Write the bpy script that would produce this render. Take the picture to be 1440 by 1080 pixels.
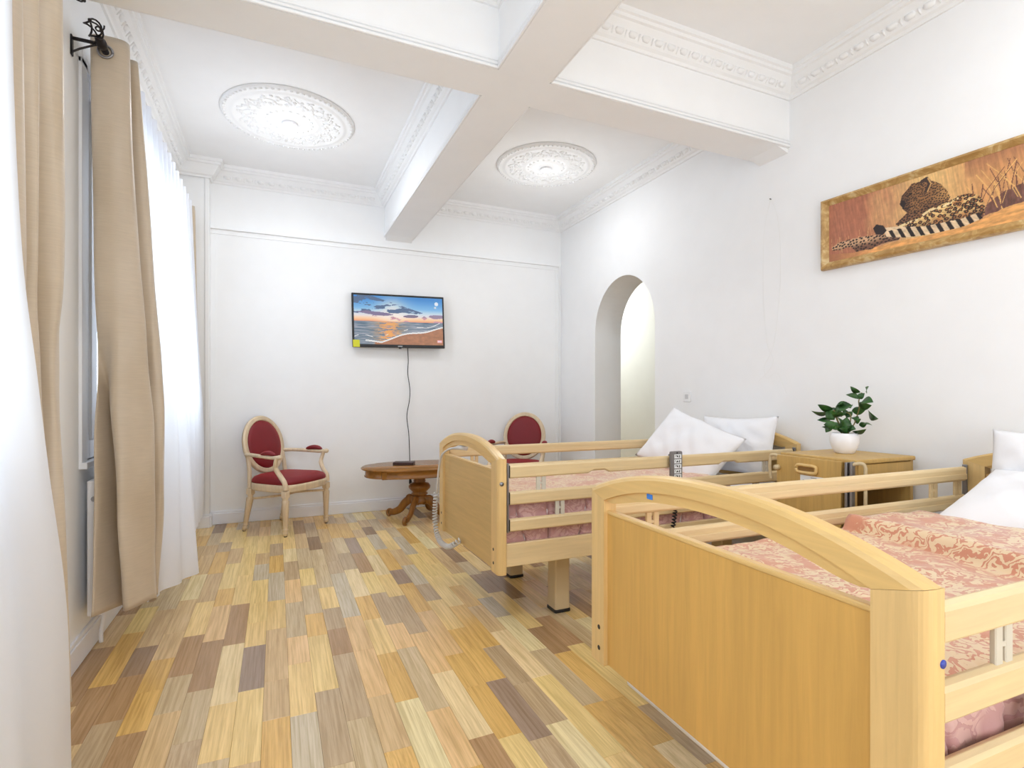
import bpy, bmesh, math, random
import numpy as np
from mathutils import Vector, Matrix
for o in list(bpy.data.objects): bpy.data.objects.remove(o)
random.seed(7)
SC = bpy.context.scene; COL = SC.collection
PI = math.pi
# ---------------------------------------------------------------- camera
YAW = math.radians(23.87); CH = 1.15; FPX = 748.0
cd = bpy.data.cameras.new('camera'); cam = bpy.data.objects.new('camera', cd); COL.objects.link(cam)
cam.location = (0, 0, CH); cam.rotation_euler = (PI/2, 0, -YAW)
cd.sensor_width = 36; cd.lens = FPX/1440*36; cd.shift_y = 17/1440; cd.clip_start = .02
SC.camera = cam
# ---------------------------------------------------------------- light and exposure
SC.view_settings.view_transform = 'Standard'; SC.view_settings.look = 'None'
SC.view_settings.exposure = -.60; SC.view_settings.gamma = 1.0; SC.view_settings.use_curve_mapping = False
W = bpy.data.worlds.new('world'); SC.world = W; W.use_nodes = True
bg = W.node_tree.nodes['Background']; bg.inputs[0].default_value = (.90, .94, 1.0, 1); bg.inputs[1].default_value = 7.5
LAMP_POWER = 12.5
ROSES = [(.09, 4.27), (2.19, 4.2), (.09, .5), (2.19, .5)]
def lamp(name, loc, power, radius, col=(.94, .97, 1)):
    l = bpy.data.lights.new(name, 'POINT'); l.energy = power; l.shadow_soft_size = radius; l.color = col
    o = bpy.data.objects.new(name, l); o.location = loc; COL.objects.link(o); return o
for x, y in ROSES:
    lamp('ceiling_fill', (x, y, 2.72), 8.5, .09)  # unseen mid-air light added below each rose to brighten the ceiling
    al = bpy.data.lights.new('ceiling_light', 'AREA'); al.shape = 'DISK'; al.size = .16; al.energy = LAMP_POWER*(.62 if x > 2 and y > 2 else 1); al.color = (.95, .975, 1)
    ao = bpy.data.objects.new('ceiling_light', al); ao.location = (x, y, 3.12); COL.objects.link(ao)
al = bpy.data.lights.new('front_fill_light', 'AREA'); al.shape = 'RECTANGLE'; al.size = 3.0; al.size_y = 2.2; al.energy = 104; al.color = (.94, .972, 1)  # added fill light behind the camera; the front wall has no window
ao = bpy.data.objects.new('front_fill_light', al); ao.location = (1.1, -1.66, 1.55); ao.rotation_euler = (PI/2+.22, 0, 0); COL.objects.link(ao)
lamp('corridor_fill', (3.9, 6.6, 2.4), 42, .1)  # unseen lamp added to brighten the corridor beyond the arch
SC.cycles.max_bounces = 10; SC.cycles.diffuse_bounces = 6; SC.cycles.transmission_bounces = 6; SC.cycles.transparent_max_bounces = 12
SC.cycles.sample_clamp_indirect = 6.0; SC.cycles.use_denoising = True
SC.cycles.caustics_reflective = False; SC.cycles.caustics_refractive = False

# ---------------------------------------------------------------- materials
def lin(c):
    return tuple(((v/255)/12.92 if v/255 <= .04045 else ((v/255+.055)/1.055)**2.4) for v in c)
class NT:
    def __init__(s, name):
        s.m = bpy.data.materials.new(name); s.m.use_nodes = True; s.t = s.m.node_tree; s.b = s.t.nodes['Principled BSDF']
        s.out = s.t.nodes['Material Output']
    def n(s, ty, **kw):
        x = s.t.nodes.new(ty)
        for k, v in kw.items(): setattr(x, k, v)
        return x
    def l(s, a, b): s.t.links.new(a, b)
    def ramp(s, fac, stops, interp='LINEAR'):
        r = s.n('ShaderNodeValToRGB'); r.color_ramp.interpolation = interp; e = r.color_ramp.elements
        while len(e) < len(stops): e.new(.5)
        for q, (p, c) in zip(e, stops): q.position = p; q.color = (*c, 1)
        s.l(fac, r.inputs[0]); return r.outputs[0]
    def coords(s, scale=(1, 1, 1), kind='Object'):
        tc = s.n('ShaderNodeTexCoord'); mp = s.n('ShaderNodeMapping'); mp.inputs['Scale'].default_value = scale
        s.l(tc.outputs[kind], mp.inputs[0]); return mp.outputs[0]
    def noise(s, vec, scale, detail=4, rough=.55, dist=0):
        n = s.n('ShaderNodeTexNoise'); n.inputs['Scale'].default_value = scale; n.inputs['Detail'].default_value = detail
        n.inputs['Roughness'].default_value = rough; n.inputs['Distortion'].default_value = dist
        s.l(vec, n.inputs['Vector']); return n.outputs[0]
    def bump(s, h, strength=.2, dist=.002):
        b = s.n('ShaderNodeBump'); b.inputs['Strength'].default_value = strength; b.inputs['Distance'].default_value = dist
        s.l(h, b.inputs['Height']); s.l(b.outputs[0], s.b.inputs['Normal'])
    def mix(s, fac, a, b, mode='MIX'):
        m = s.n('ShaderNodeMix', data_type='RGBA', blend_type=mode)
        for i, v in ((0, fac), (6, a), (7, b)):
            if isinstance(v, (int, float)): m.inputs[i].default_value = v
            elif isinstance(v, tuple): m.inputs[i].default_value = (*v, 1)
            else: s.l(v, m.inputs[i])
        return m.outputs[2]
def plain(name, rgb, rough=.5, metal=0, bumpsc=None, bs=.1, sheen=0, spec=.5):
    t = NT(name); c = lin(rgb)
    v = t.coords(); nz = t.noise(v, 6 if bumpsc is None else bumpsc, 3); am = .01 if bumpsc is None else .04
    col = t.ramp(nz, [(.3, tuple(k*(1-am) for k in c)), (.7, tuple(min(1, k*(1+am)) for k in c))])
    t.l(col, t.b.inputs['Base Color']); t.b.inputs['Roughness'].default_value = rough; t.b.inputs['Metallic'].default_value = metal
    t.b.inputs['Specular IOR Level'].default_value = spec
    if bumpsc: t.bump(nz, bs)
    if sheen: t.b.inputs['Sheen Weight'].default_value = sheen
    return t.m
def wood(name, rgb, axis='z', contrast=.14, rough=.38, fine=60, spec=.5):
    t = NT(name); c = lin(rgb)
    sc = {'x': (.06, 1, 1), 'y': (1, .06, 1), 'z': (1, 1, .06)}[axis]
    v = t.coords(sc); g = t.noise(v, fine, 5, .6, .6); g2 = t.noise(v, fine*.16, 3, .5, 1.2)
    a = t.ramp(g, [(.3, tuple(k*(1-contrast) for k in c)), (.7, tuple(min(1, k*(1+contrast*.5)) for k in c))])
    b = t.ramp(g2, [(.35, (1-contrast*.9,)*3), (.65, (1, 1, 1))])
    t.l(t.mix(1.0, a, b, 'MULTIPLY'), t.b.inputs['Base Color']); t.b.inputs['Roughness'].default_value = rough
    t.b.inputs['Specular IOR Level'].default_value = spec
    t.bump(g, .06, .001); return t.m
def emit(name, rgb, s):
    t = NT(name); t.b.inputs['Base Color'].default_value = (*lin(rgb), 1)
    t.b.inputs['Emission Color'].default_value = (*lin(rgb), 1); t.b.inputs['Emission Strength'].default_value = s; return t.m
M = {}
M['wall'] = plain('white_wall_paint', (244, 245, 246), .75, 0, None)
M['ceil'] = plain('white_ceiling_paint', (245, 246, 247), .8, 0, None)
M['plaster'] = plain('white_plaster_relief', (243, 244, 245), .7, 0, None)
M['trim'] = plain('white_gloss_trim', (240, 242, 248), .35)
M['upvc'] = plain('white_window_plastic', (238, 240, 245), .3)
M['gasket'] = plain('dark_gasket', (60, 64, 74), .6)
M['cream'] = plain('cream_corridor_paint', (240, 240, 235), .8)
M['subfloor'] = plain('dark_subfloor', (70, 55, 42), .9)
M['bedp'] = wood('bed_panel_beech', (213, 168, 92), 'z', .10, .42)
M['bedp2'] = wood('bed_panel_beech_pale', (208, 173, 112), 'y', .10, .42)
M['bedw'] = wood('bed_post_beech', (228, 193, 132), 'z', .10, .34)
M['beda'] = wood('bed_arch_beech', (226, 189, 122), 'y', .09, .30)
M['rail'] = wood('bed_rail_beech', (230, 205, 158), 'x', .09, .34)
M['cab'] = wood('cabinet_beech', (206, 168, 98), 'z', .12, .45)
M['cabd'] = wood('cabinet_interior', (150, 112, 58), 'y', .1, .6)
M['walnut'] = wood('honey_walnut', (168, 112, 42), 'x', .35, .25, 30)
M['walnutz'] = wood('carved_honey_walnut', (158, 104, 40), 'z', .35, .28, 30)
M['chairw'] = wood('limed_chair_wood', (226, 204, 172), 'z', .13, .4)
M['velvet'] = plain('red_velvet', (118, 6, 20), .55, 0, 12, .1, 0)
M['velvet'].node_tree.nodes['Principled BSDF'].inputs['Sheen Weight'].default_value = .3
M['velvet'].node_tree.nodes['Principled BSDF'].inputs['Sheen Tint'].default_value = (1, .12, .12, 1)
M['black'] = plain('black_plastic', (22, 22, 26), .4)
M['iron'] = plain('wrought_iron', (40, 36, 38), .45, .6)
M['steel'] = plain('brushed_steel', (150, 150, 155), .35, .8)
M['beige_metal'] = plain('beige_painted_metal', (206, 186, 148), .4)
M['slot'] = plain('grey_beige_metal', (204, 198, 184), .45)
M['grey'] = plain('grey_plastic', (120, 116, 116), .5)
M['cordgrey'] = plain('pale_grey_cord', (206, 204, 202), .5)
M['white'] = plain('white_enamel', (244, 244, 248), .3)
M['label'] = plain('white_paper', (235, 238, 240), .7)
M['blue'] = plain('blue_sticker', (60, 130, 220), .5)
M['bluecap'] = plain('blue_cap', (50, 70, 170), .4)
M['yellow'] = plain('yellow_sticker', (215, 215, 50), .6)
M['pink'] = plain('pink_sticker', (240, 190, 195), .6)
M['darkwood'] = plain('dark_red_brown', (58, 34, 32), .45)
M['soil'] = plain('potting_soil', (60, 45, 35), .95, 0, 60, .6)
M['stem'] = plain('green_stem', (130, 120, 70), .6)
M['plate'] = plain('socket_plate', (240, 241, 242), .3)
M['plate2'] = plain('socket_rocker', (205, 206, 208), .35)
M['led'] = emit('led_lens', (255, 253, 250), 60)
# linen
def linen(name, rgb):
    t = NT(name); c = lin(rgb); v = t.coords(); n = t.noise(v, 5, 4, .6, .4)
    t.l(t.ramp(n, [(.3, tuple(k*.985 for k in c)), (.7, c)]), t.b.inputs['Base Color']); t.b.inputs['Roughness'].default_value = .85
    t.bump(n, .3, .012); return t.m
M['linen'] = linen('white_pillow_linen', (243, 243, 246)); M['sheet'] = linen('white_sheet', (240, 241, 245))
# satin curtain
def satin():
    t = NT('beige_satin_curtain'); c = lin((204, 187, 163)); v = t.coords((1, 1, 14))
    n = t.noise(v, 14, 4, .6); n2 = t.noise(t.coords((1.5, 1.5, .8)), 3, 3)
    a = t.ramp(n, [(.25, tuple(k*.9 for k in c)), (.75, tuple(k*1.08 for k in c))])
    t.l(t.mix(.35, a, t.ramp(n2, [(.35, lin((190, 172, 146))), (.65, lin((220, 207, 190)))])), t.b.inputs['Base Color'])
    t.b.inputs['Roughness'].default_value = .36; t.b.inputs['Sheen Weight'].default_value = .3; t.bump(n, .2, .003)
    tr = t.n('ShaderNodeBsdfTranslucent'); tr.inputs[0].default_value = (*lin((200, 180, 150)), 1)
    mx = t.n('ShaderNodeMixShader'); mx.inputs[0].default_value = .12
    t.l(t.b.outputs[0], mx.inputs[1]); t.l(tr.outputs[0], mx.inputs[2]); t.l(mx.outputs[0], t.out.inputs[0]); return t.m
M['satin'] = satin()
def voile():
    t = NT('white_voile'); v = t.coords((60, 60, 4)); n = t.noise(v, 8, 3)
    t.b.inputs['Base Color'].default_value = (*lin((244, 246, 252)), 1); t.b.inputs['Roughness'].default_value = .9
    t.bump(n, .1, .001)
    tr = t.n('ShaderNodeBsdfTranslucent'); tr.inputs[0].default_value = (.93, .95, 1, 1)
    tp = t.n('ShaderNodeBsdfTransparent')
    mx = t.n('ShaderNodeMixShader'); mx.inputs[0].default_value = .5
    t.l(t.b.outputs[0], mx.inputs[1]); t.l(tr.outputs[0], mx.inputs[2])
    m2 = t.n('ShaderNodeMixShader'); m2.inputs[0].default_value = .07
    t.l(mx.outputs[0], m2.inputs[1]); t.l(tp.outputs[0], m2.inputs[2]); t.l(m2.outputs[0], t.out.inputs[0]); return t.m
M['voile'] = voile()
def glass():
    t = NT('window_glass'); tp = t.n('ShaderNodeBsdfTransparent'); tp.inputs[0].default_value = (.9, .95, .98, 1)
    gl = t.n('ShaderNodeBsdfGlossy'); gl.inputs['Roughness'].default_value = .02
    mx = t.n('ShaderNodeMixShader'); mx.inputs[0].default_value = .08
    t.l(tp.outputs[0], mx.inputs[1]); t.l(gl.outputs[0], mx.inputs[2]); t.l(mx.outputs[0], t.out.inputs[0]); return t.m
M['glass'] = glass()
def damask(name, ground, leaf, edge, sc):
    t = NT(name)
    v0 = t.coords((1, 1, 1)); n0 = t.n('ShaderNodeTexNoise'); n0.inputs['Scale'].default_value = 7*sc; n0.inputs['Detail'].default_value = 2
    t.l(v0, n0.inputs['Vector'])
    ad = t.n('ShaderNodeVectorMath', operation='MULTIPLY_ADD'); t.l(n0.outputs['Color'], ad.inputs[0]); ad.inputs[1].default_value = (.22/sc,)*3; t.l(v0, ad.inputs[2])
    vo = t.n('ShaderNodeTexVoronoi', feature='SMOOTH_F1'); vo.inputs['Scale'].default_value = 11*sc; t.l(ad.outputs[0], vo.inputs['Vector'])
    w = t.n('ShaderNodeTexWave', wave_type='RINGS'); w.inputs['Scale'].default_value = 5*sc; w.inputs['Distortion'].default_value = 14; w.inputs['Detail'].default_value = 3; w.inputs['Detail Scale'].default_value = 1.6
    t.l(ad.outputs[0], w.inputs['Vector'])
    f1 = t.ramp(vo.outputs['Distance'], [(.34, (1, 1, 1)), (.40, (0, 0, 0))])
    f2 = t.ramp(w.outputs['Fac'], [(.30, (0, 0, 0)), (.42, (1, 1, 1))])
    f3 = t.noise(t.coords((1, 1, 1)), 3.2*sc, 2); f3 = t.ramp(f3, [(.42, (0, 0, 0)), (.50, (1, 1, 1))])
    m = t.mix(1.0, f1, f2, 'MULTIPLY'); m2 = t.mix(1.0, f3, f2, 'MULTIPLY'); fac = t.mix(1.0, m, m2, 'LIGHTEN')
    col = t.mix(fac, lin(ground), lin(leaf))
    line = t.ramp(w.outputs['Fac'], [(.26, (0, 0, 0)), (.33, (1, 1, 1)), (.40, (0, 0, 0))]); col = t.mix(t.mix(.5, (0, 0, 0), line), col, lin(edge))
    t.l(col, t.b.inputs['Base Color']); t.b.inputs['Roughness'].default_value = .42; t.b.inputs['Sheen Weight'].default_value = .3
    t.bump(fac, .3, .002); return t.m
M['quilt'] = damask('rose_gold_damask', (208, 142, 112), (230, 204, 166), (192, 120, 98), 2.6)
M['quilt2'] = damask('peach_gold_damask', (216, 158, 126), (234, 204, 166), (196, 124, 96), 3.0)
M['quiltside'] = damask('shaded_satin_side', (182, 136, 134), (200, 160, 154), (168, 122, 124), 2.2)  # same cover at the sides, its shade put into a mauve colour
PAL = [(234, 202, 138), (218, 178, 108), (208, 178, 132), (204, 182, 144), (176, 142, 104), (226, 190, 138), (140, 112, 84), (190, 166, 132),
       (238, 212, 164), (160, 138, 120), (158, 130, 102), (198, 184, 158)]
def plankmat(name, attr):
    t = NT(name)
    if attr:
        a = t.n('ShaderNodeAttribute'); a.attribute_name = 'tone'; col = a.outputs['Color']
        vec = t.coords((1, .07, 1), 'Object')
    else:
        oi = t.n('ShaderNodeObjectInfo'); col = oi.outputs['Color']
        tc = t.n('ShaderNodeTexCoord'); ad = t.n('ShaderNodeVectorMath', operation='MULTIPLY_ADD')
        cb = t.n('ShaderNodeCombineXYZ')
        for i in range(3): t.l(oi.outputs['Random'], cb.inputs[i])
        t.l(cb.outputs[0], ad.inputs[0]); ad.inputs[1].default_value = (37, 53, 11); t.l(tc.outputs['Object'], ad.inputs[2])
        mp = t.n('ShaderNodeMapping'); mp.inputs['Scale'].default_value = (1, .03, 1); t.l(ad.outputs[0], mp.inputs[0]); vec = mp.outputs[0]
    g = t.noise(vec, 110, 4, .65, .3); g2 = t.noise(vec, 22, 3, .6, .8)
    a = t.ramp(g, [(.36, (.80, .76, .68)), (.60, (1.05, 1.05, 1.05))]); b = t.ramp(g2, [(.35, (.88, .86, .82)), (.6, (1, 1, 1))])
    c = t.mix(1, t.mix(1, col, a, 'MULTIPLY'), b, 'MULTIPLY')
    t.l(c, t.b.inputs['Base Color']); t.b.inputs['Roughness'].default_value = .22; t.b.inputs['Specular IOR Level'].default_value = .45
    t.bump(g, .05, .0008); return t.m
M['plank'] = plankmat('lacquered_plank', False); M['plankA'] = plankmat('lacquered_plank_joined', True)
def attrmat(name, emis=0, rough=.6):
    t = NT(name); a = t.n('ShaderNodeAttribute'); a.attribute_name = 'tone'
    t.l(a.outputs['Color'], t.b.inputs['Base Color']); t.b.inputs['Roughness'].default_value = rough
    if emis:
        t.b.inputs['Base Color'].default_value = (.01, .01, .01, 1)
        for l in list(t.b.inputs['Base Color'].links): t.t.links.remove(l)
        t.l(a.outputs['Color'], t.b.inputs['Emission Color']); t.b.inputs['Emission Strength'].default_value = emis
    return t.m
M['paint'] = attrmat('canvas_print', 0, .5); M['screen'] = attrmat('television_picture', 1.45, .3)
def giltmat():
    t = NT('gilt_mottled_frame'); v = t.coords(); n = t.noise(v, 16, 3, .6, 1.0)
    t.l(t.ramp(n, [(.40, lin((172, 134, 78))), (.55, lin((196, 160, 102))), (.66, lin((214, 190, 140)))]), t.b.inputs['Base Color'])
    t.b.inputs['Roughness'].default_value = .35; t.b.inputs['Metallic'].default_value = .1; return t.m
M['gilt'] = giltmat()
def leafmat():
    t = NT('glossy_green_leaf'); n = t.noise(t.coords(), 25, 3)
    t.l(t.ramp(n, [(.35, lin((28, 66, 34))), (.7, lin((62, 112, 44)))]), t.b.inputs['Base Color']); t.b.inputs['Roughness'].default_value = .35; return t.m
M['leaf'] = leafmat()

# ---------------------------------------------------------------- mesh helpers
def link(name, me, mat, parent=None, smooth=False, kind=None):
    o = bpy.data.objects.new(name, me)
    if mat is not None:
        for m in (mat if isinstance(mat, list) else [mat]): me.materials.append(m)
    if smooth:
        for p in me.polygons: p.use_smooth = True
    COL.objects.link(o)
    if parent is not None: o.parent = parent
    if kind: o['kind'] = kind
    return o
def obj(name, bm, mat, parent=None, smooth=False, kind=None):
    bmesh.ops.recalc_face_normals(bm, faces=bm.faces[:])
    me = bpy.data.meshes.new(name); bm.to_mesh(me); bm.free(); return link(name, me, mat, parent, smooth, kind)
def tag(o, label, cat, group=None):
    o['label'] = label; o['category'] = cat
    if group: o['group'] = group
    return o
def empty(name, loc, label, cat, rz=0, group=None):
    o = bpy.data.objects.new(name, None); o.empty_display_size = .1; COL.objects.link(o); o.location = loc; o.rotation_euler = (0, 0, rz)
    return tag(o, label, cat, group)
def box(bm, x0, x1, y0, y1, z0, z1, bev=0, seg=2):
    b = bmesh.new(); bmesh.ops.create_cube(b, size=1)
    for v in b.verts: v.co = Vector(((x0+x1)/2+v.co.x*(x1-x0), (y0+y1)/2+v.co.y*(y1-y0), (z0+z1)/2+v.co.z*(z1-z0)))
    if bev: bmesh.ops.bevel(b, geom=b.edges[:], offset=bev, segments=seg, affect='EDGES', profile=.6)
    me = bpy.data.meshes.new('t'); b.to_mesh(me); b.free(); bm.from_mesh(me); bpy.data.meshes.remove(me); return bm
def B(*a, **k): return box(bmesh.new(), *a, **k)
def loft(bm, rings, closed=True, cap=True):
    vs = [[bm.verts.new(p) for p in r] for r in rings]; n = len(rings[0])
    for a, b in zip(vs, vs[1:]):
        for i in range(n if closed else n-1):
            j = (i+1) % n
            try: bm.faces.new((a[i], a[j], b[j], b[i]))
            except ValueError: pass
    if cap and closed:
        for r in (vs[0], vs[-1]):
            try: bm.faces.new(r)
            except ValueError: pass
    return bm
def catmull(P, k=6):
    P = [Vector(p) for p in P]; out = []
    for i in range(len(P)-1):
        p0 = P[max(i-1, 0)]; p1 = P[i]; p2 = P[i+1]; p3 = P[min(i+2, len(P)-1)]
        for j in range(k):
            t = j/k; out.append(.5*((2*p1)+(p2-p0)*t+(2*p0-5*p1+4*p2-p3)*t*t+(3*p1-p0-3*p2+p3)*t**3))
    out.append(P[-1]); return out
def tube(bm, P, r, n=8, flat=None, cap=True):
    """tube along P; r number or list; flat=(w,h) scale of the section"""
    P = [Vector(p) for p in P]; rings = []; up = Vector((0, 0, 1)); prev = None
    for i, p in enumerate(P):
        d = (P[min(i+1, len(P)-1)]-P[max(i-1, 0)])
        d = d.normalized() if d.length > 1e-9 else Vector((0, 0, 1))
        if prev is None:
            a = d.cross(up); a = a.normalized() if a.length > 1e-3 else Vector((1, 0, 0))
        else:
            a = prev-d*prev.dot(d); a.normalize()
        b = d.cross(a).normalized(); prev = a
        rr = r[i] if isinstance(r, (list, tuple)) else r; fw, fh = flat or (1, 1)
        rings.append([p+a*math.cos(2*PI*k/n)*rr*fw+b*math.sin(2*PI*k/n)*rr*fh for k in range(n)])
    return loft(bm, rings, True, cap)
def lathe(bm, prof, c=(0, 0, 0), n=24, sx=1, sy=1, lobes=0, amp=0):
    rings = []
    for r, z in prof:
        rings.append([Vector((c[0]+sx*r*(1+amp*math.cos(lobes*2*PI*k/n))*math.cos(2*PI*k/n), c[1]+sy*r*(1+amp*math.cos(lobes*2*PI*k/n))*math.sin(2*PI*k/n), c[2]+z)) for k in range(n)])
    return loft(bm, rings, True, True)
def prism(bm, pts, axis, a, b):
    """extrude polygon pts (2-D) along axis from a to b"""
    def P(p, t):
        return {'x': (t, p[0], p[1]), 'y': (p[0], t, p[1]), 'z': (p[0], p[1], t)}[axis]
    return loft(bm, [[P(p, a) for p in pts], [P(p, b) for p in pts]], True, True)
def ellipsoid(bm, c, s, u=8, v=5, half=False):
    rings = []
    for i in range(1, v):
        th = PI*i/v
        rings.append([Vector((c[0]+s[0]*math.sin(th)*math.cos(2*PI*k/u), c[1]+s[1]*math.sin(th)*math.sin(2*PI*k/u), c[2]+s[2]*math.cos(th))) for k in range(u)])
    return loft(bm, rings, True, True)
def dup(o, loc=None, rz=None, parent='same', mat4=None):
    c = o.copy(); COL.objects.link(c)
    if parent != 'same': c.parent = parent
    if mat4 is not None: c.matrix_local = mat4
    if loc is not None: c.location = loc
    if rz is not None: c.rotation_euler = (0, 0, rz)
    return c
def gridmesh(name, P, nu, nv, cols=None):
    """P: array (nv+1, nu+1, 3)"""
    me = bpy.data.meshes.new(name); V = P.reshape(-1, 3); nvx = nu+1
    i, j = np.meshgrid(np.arange(nu), np.arange(nv)); a = (j*nvx+i).ravel()
    F = np.stack([a, a+1, a+1+nvx, a+nvx], 1)
    me.vertices.add(len(V)); me.vertices.foreach_set('co', V.astype(np.float32).ravel())
    me.loops.add(F.size); me.loops.foreach_set('vertex_index', F.astype(np.int32).ravel())
    me.polygons.add(len(F)); me.polygons.foreach_set('loop_start', np.arange(0, F.size, 4, dtype=np.int32)); me.update(calc_edges=True)
    if cols is not None:
        at = me.color_attributes.new('tone', 'FLOAT_COLOR', 'POINT')
        c = cols.reshape(-1, 3); c = np.where(c <= .04045, c/12.92, ((np.clip(c, 0, 1)+.055)/1.055)**2.4)
        at.data.foreach_set('color', np.concatenate([c, np.ones((len(c), 1))], 1).astype(np.float32).ravel())
    me.validate(); return me

# ---------------------------------------------------------------- room shell
XL, XR, YB, YF, ZC = -.785, 3.033, 5.44, -1.7, 3.20
S = 'structure'
# floor: dark bed under individual planks
floor = obj('floor', B(XL-.3, XR, YF-.2, YB+.2, -.06, -.004), M['subfloor'], kind=S)
PS=[(-0.69,2.81,4),(-0.59,2.50,4),(-0.56,2.15,7),(-0.51,2.29,1),(-0.43,2.21,1),(-0.53,2.62,1),(-0.44,2.69,1),(-0.36,2.83,4),(-0.34,2.36,3),(-0.24,2.10,3),(-0.27,2.55,4),(-0.19,2.37,8),(-0.20,2.96,4),(-0.28,3.06,5),(-0.11,2.59,9),(-0.11,2.15,0),(-0.10,1.89,6),(-0.17,2.02,0),(-0.03,2.37,2),(-0.33,2.05,2),(-0.43,3.01,2),(-0.55,3.12,2),(-0.58,2.90,10),(-0.34,2.51,3),(-0.20,2.51,8),(-0.04,2.44,2),(-0.11,2.30,0),(0.04,2.29,2),(-0.04,2.84,0),(0.03,2.58,0),(0.12,2.84,3),(0.13,2.40,0),(0.20,2.62,0),(0.20,2.22,0),(0.27,2.57,4),(0.30,2.29,7),(0.27,2.84,7),(0.34,2.67,5),(0.34,2.34,5),(0.41,2.48,0),(0.48,2.57,5),(0.42,2.09,1),(0.51,2.23,3),(-0.22,3.29,4),(-0.29,3.13,5),(-0.35,2.84,4),(-0.43,3.10,2),(-0.36,3.26,0),(-0.13,3.06,0),(-0.17,3.72,0),(-0.32,4.01,1),(-0.23,3.79,0),(-0.07,3.79,11),(0.00,3.58,11),(0.01,4.12,1),(0.08,4.28,8),(-0.08,4.35,0),(0.23,4.42,6),(0.30,4.50,0),(0.10,3.80,7),(0.17,3.57,0),(0.25,3.81,3),(0.34,3.57,11),(0.10,3.38,5),(0.17,3.19,3),(-0.05,3.35,0),(0.02,3.08,0),(0.56,3.79,4),(0.48,3.58,8),(0.40,3.31,8),(0.56,3.30,0),(0.65,3.09,0),(0.57,2.85,7),(0.67,2.76,7),(0.40,2.93,11),(0.74,4.20,11),(0.60,4.26,0),(0.19,5.29,4),(-0.48,5.35,6),(1.22,2.98,10),(1.11,2.63,11),(1.11,2.44,8),(1.22,2.29,4),(0.96,2.15,8),(0.88,2.28,1),(1.00,2.45,2),(1.08,2.13,3),(1.05,1.92,11),(1.14,1.88,1),(0.67,2.16,5),(0.58,2.08,0),(0.71,2.01,1),(0.87,2.00,7),(0.97,1.86,0),(0.52,2.20,3),(0.59,2.45,2),(0.66,2.64,2),(0.86,2.51,1),(0.79,2.31,3),(0.84,3.33,11),(0.82,2.96,7),(1.01,3.29,0),(0.67,3.05,0),(0.73,2.90,1),(0.60,1.62,4),(0.72,1.78,1),(0.54,1.79,5),(0.63,2.01,8),(0.59,1.77,0),(0.93,1.87,7),(0.90,1.61,8),(0.79,1.58,7),(0.76,1.62,0),(1.13,1.69,1),(1.07,1.81,11),(1.02,1.59,3),(1.06,1.42,11),(1.23,1.58,7),(1.00,1.41,0),(1.19,1.83,2)]
PW = .0905; LENS = [.28, .34, .40, .46, .52]
def plank_bm(L):
    b = bmesh.new(); w = PW/2-.0003; l = L/2-.0003; c = .0008
    loft(b, [[(-w, -l, -.006), (w, -l, -.006), (w, l, -.006), (-w, l, -.006)], [(-w, -l, -c), (w, -l, -c), (w, l, -c), (-w, l, -c)],
             [(-w+c, -l+c, 0), (w-c, -l+c, 0), (w-c, l-c, 0), (-w+c, l-c, 0)]]); return b
planks = []; x = XL+.015+PW/2; rnd = random.Random(11)
while x < XR-.02:
    y = YF-rnd.random()*.4
    while y < YB:
        L = rnd.choice(LENS); yc = y+L/2; best = None
        for sx, sy, k in PS:
            if abs(sx-x) < PW*.52 and abs(sy-yc) < L/2: best = k; break
        if best is None: best = rnd.choices(range(12), [28, 14, 16, 9, 5, 8, 1, 7, 10, 1, 1, 3])[0]
        t = rnd.uniform(.94, 1.05); c = tuple(min(.92, v*t*1.14) for v in lin(PAL[best]))
        # distance measure of how large it shows
        d = x*math.sin(YAW)+yc*math.cos(YAW); u = x*math.cos(YAW)-yc*math.sin(YAW)
        vis = d > .5 and abs(u/d) < .98 and CH/d < .72 and not (x > 1.05 and yc < 1.6) and not (x > 1.7 and yc < 5)
        planks.append((0 if vis else 1, d, x, yc, L, c)); y += L
    x += PW
planks.sort(key=lambda p: (p[0], p[1]))
pm = {}
for L in LENS:
    b = plank_bm(L); bmesh.ops.recalc_face_normals(b, faces=b.faces[:]); me = bpy.data.meshes.new('plank'); b.to_mesh(me); b.free(); me.materials.append(M['plank']); pm[L] = me
for _, _, px, py, L, c in planks[:296]:
    o = bpy.data.objects.new('plank', pm[L]); COL.objects.link(o); o.parent = floor; o.location = (px, py, 0); o.color = (*c, 1)
b = bmesh.new(); lay = b.verts.layers.float_color.new('tone')
for _, _, px, py, L, c in planks[296:]:
    me = pm[L]; n0 = len(b.verts); b.from_mesh(me); b.verts.ensure_lookup_table()
    for v in b.verts[n0:]: v.co += Vector((px, py, 0)); v[lay] = (*c, 1)
me = bpy.data.meshes.new('plank'); b.to_mesh(me); b.free(); me.materials.clear(); link('plank', me, M['plankA'], floor, kind='stuff')

ceil = obj('ceiling', B(XL-.3, XR+.3, YF-.2, YB+.2, ZC, ZC+.12), M['ceil'], kind=S)
obj('wall_back', B(XL-.3, XR+.3, YB, YB+.2, -.05, ZC), M['wall'], kind=S)
obj('wall_front', B(XL-.3, XR+.3, YF-.2, YF, -.05, ZC), M['wall'], kind=S)
# left wall with two window openings
WIN = [(2.93, 4.85), (-.35, 1.88)]; WZ0, WZ1 = .86, 2.60
b = bmesh.new(); ys = [YF]
for a, c in sorted(WIN): ys += [a, c]
ys.append(YB)
for i in range(0, len(ys), 2): box(b, XL-.3, XL, ys[i], ys[i+1], -.05, ZC)
for a, c in WIN: box(b, XL-.3, XL, a, c, -.05, WZ0); box(b, XL-.3, XL, a, c, WZ1, ZC)
obj('wall_left', b, M['wall'], kind=S)
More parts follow.
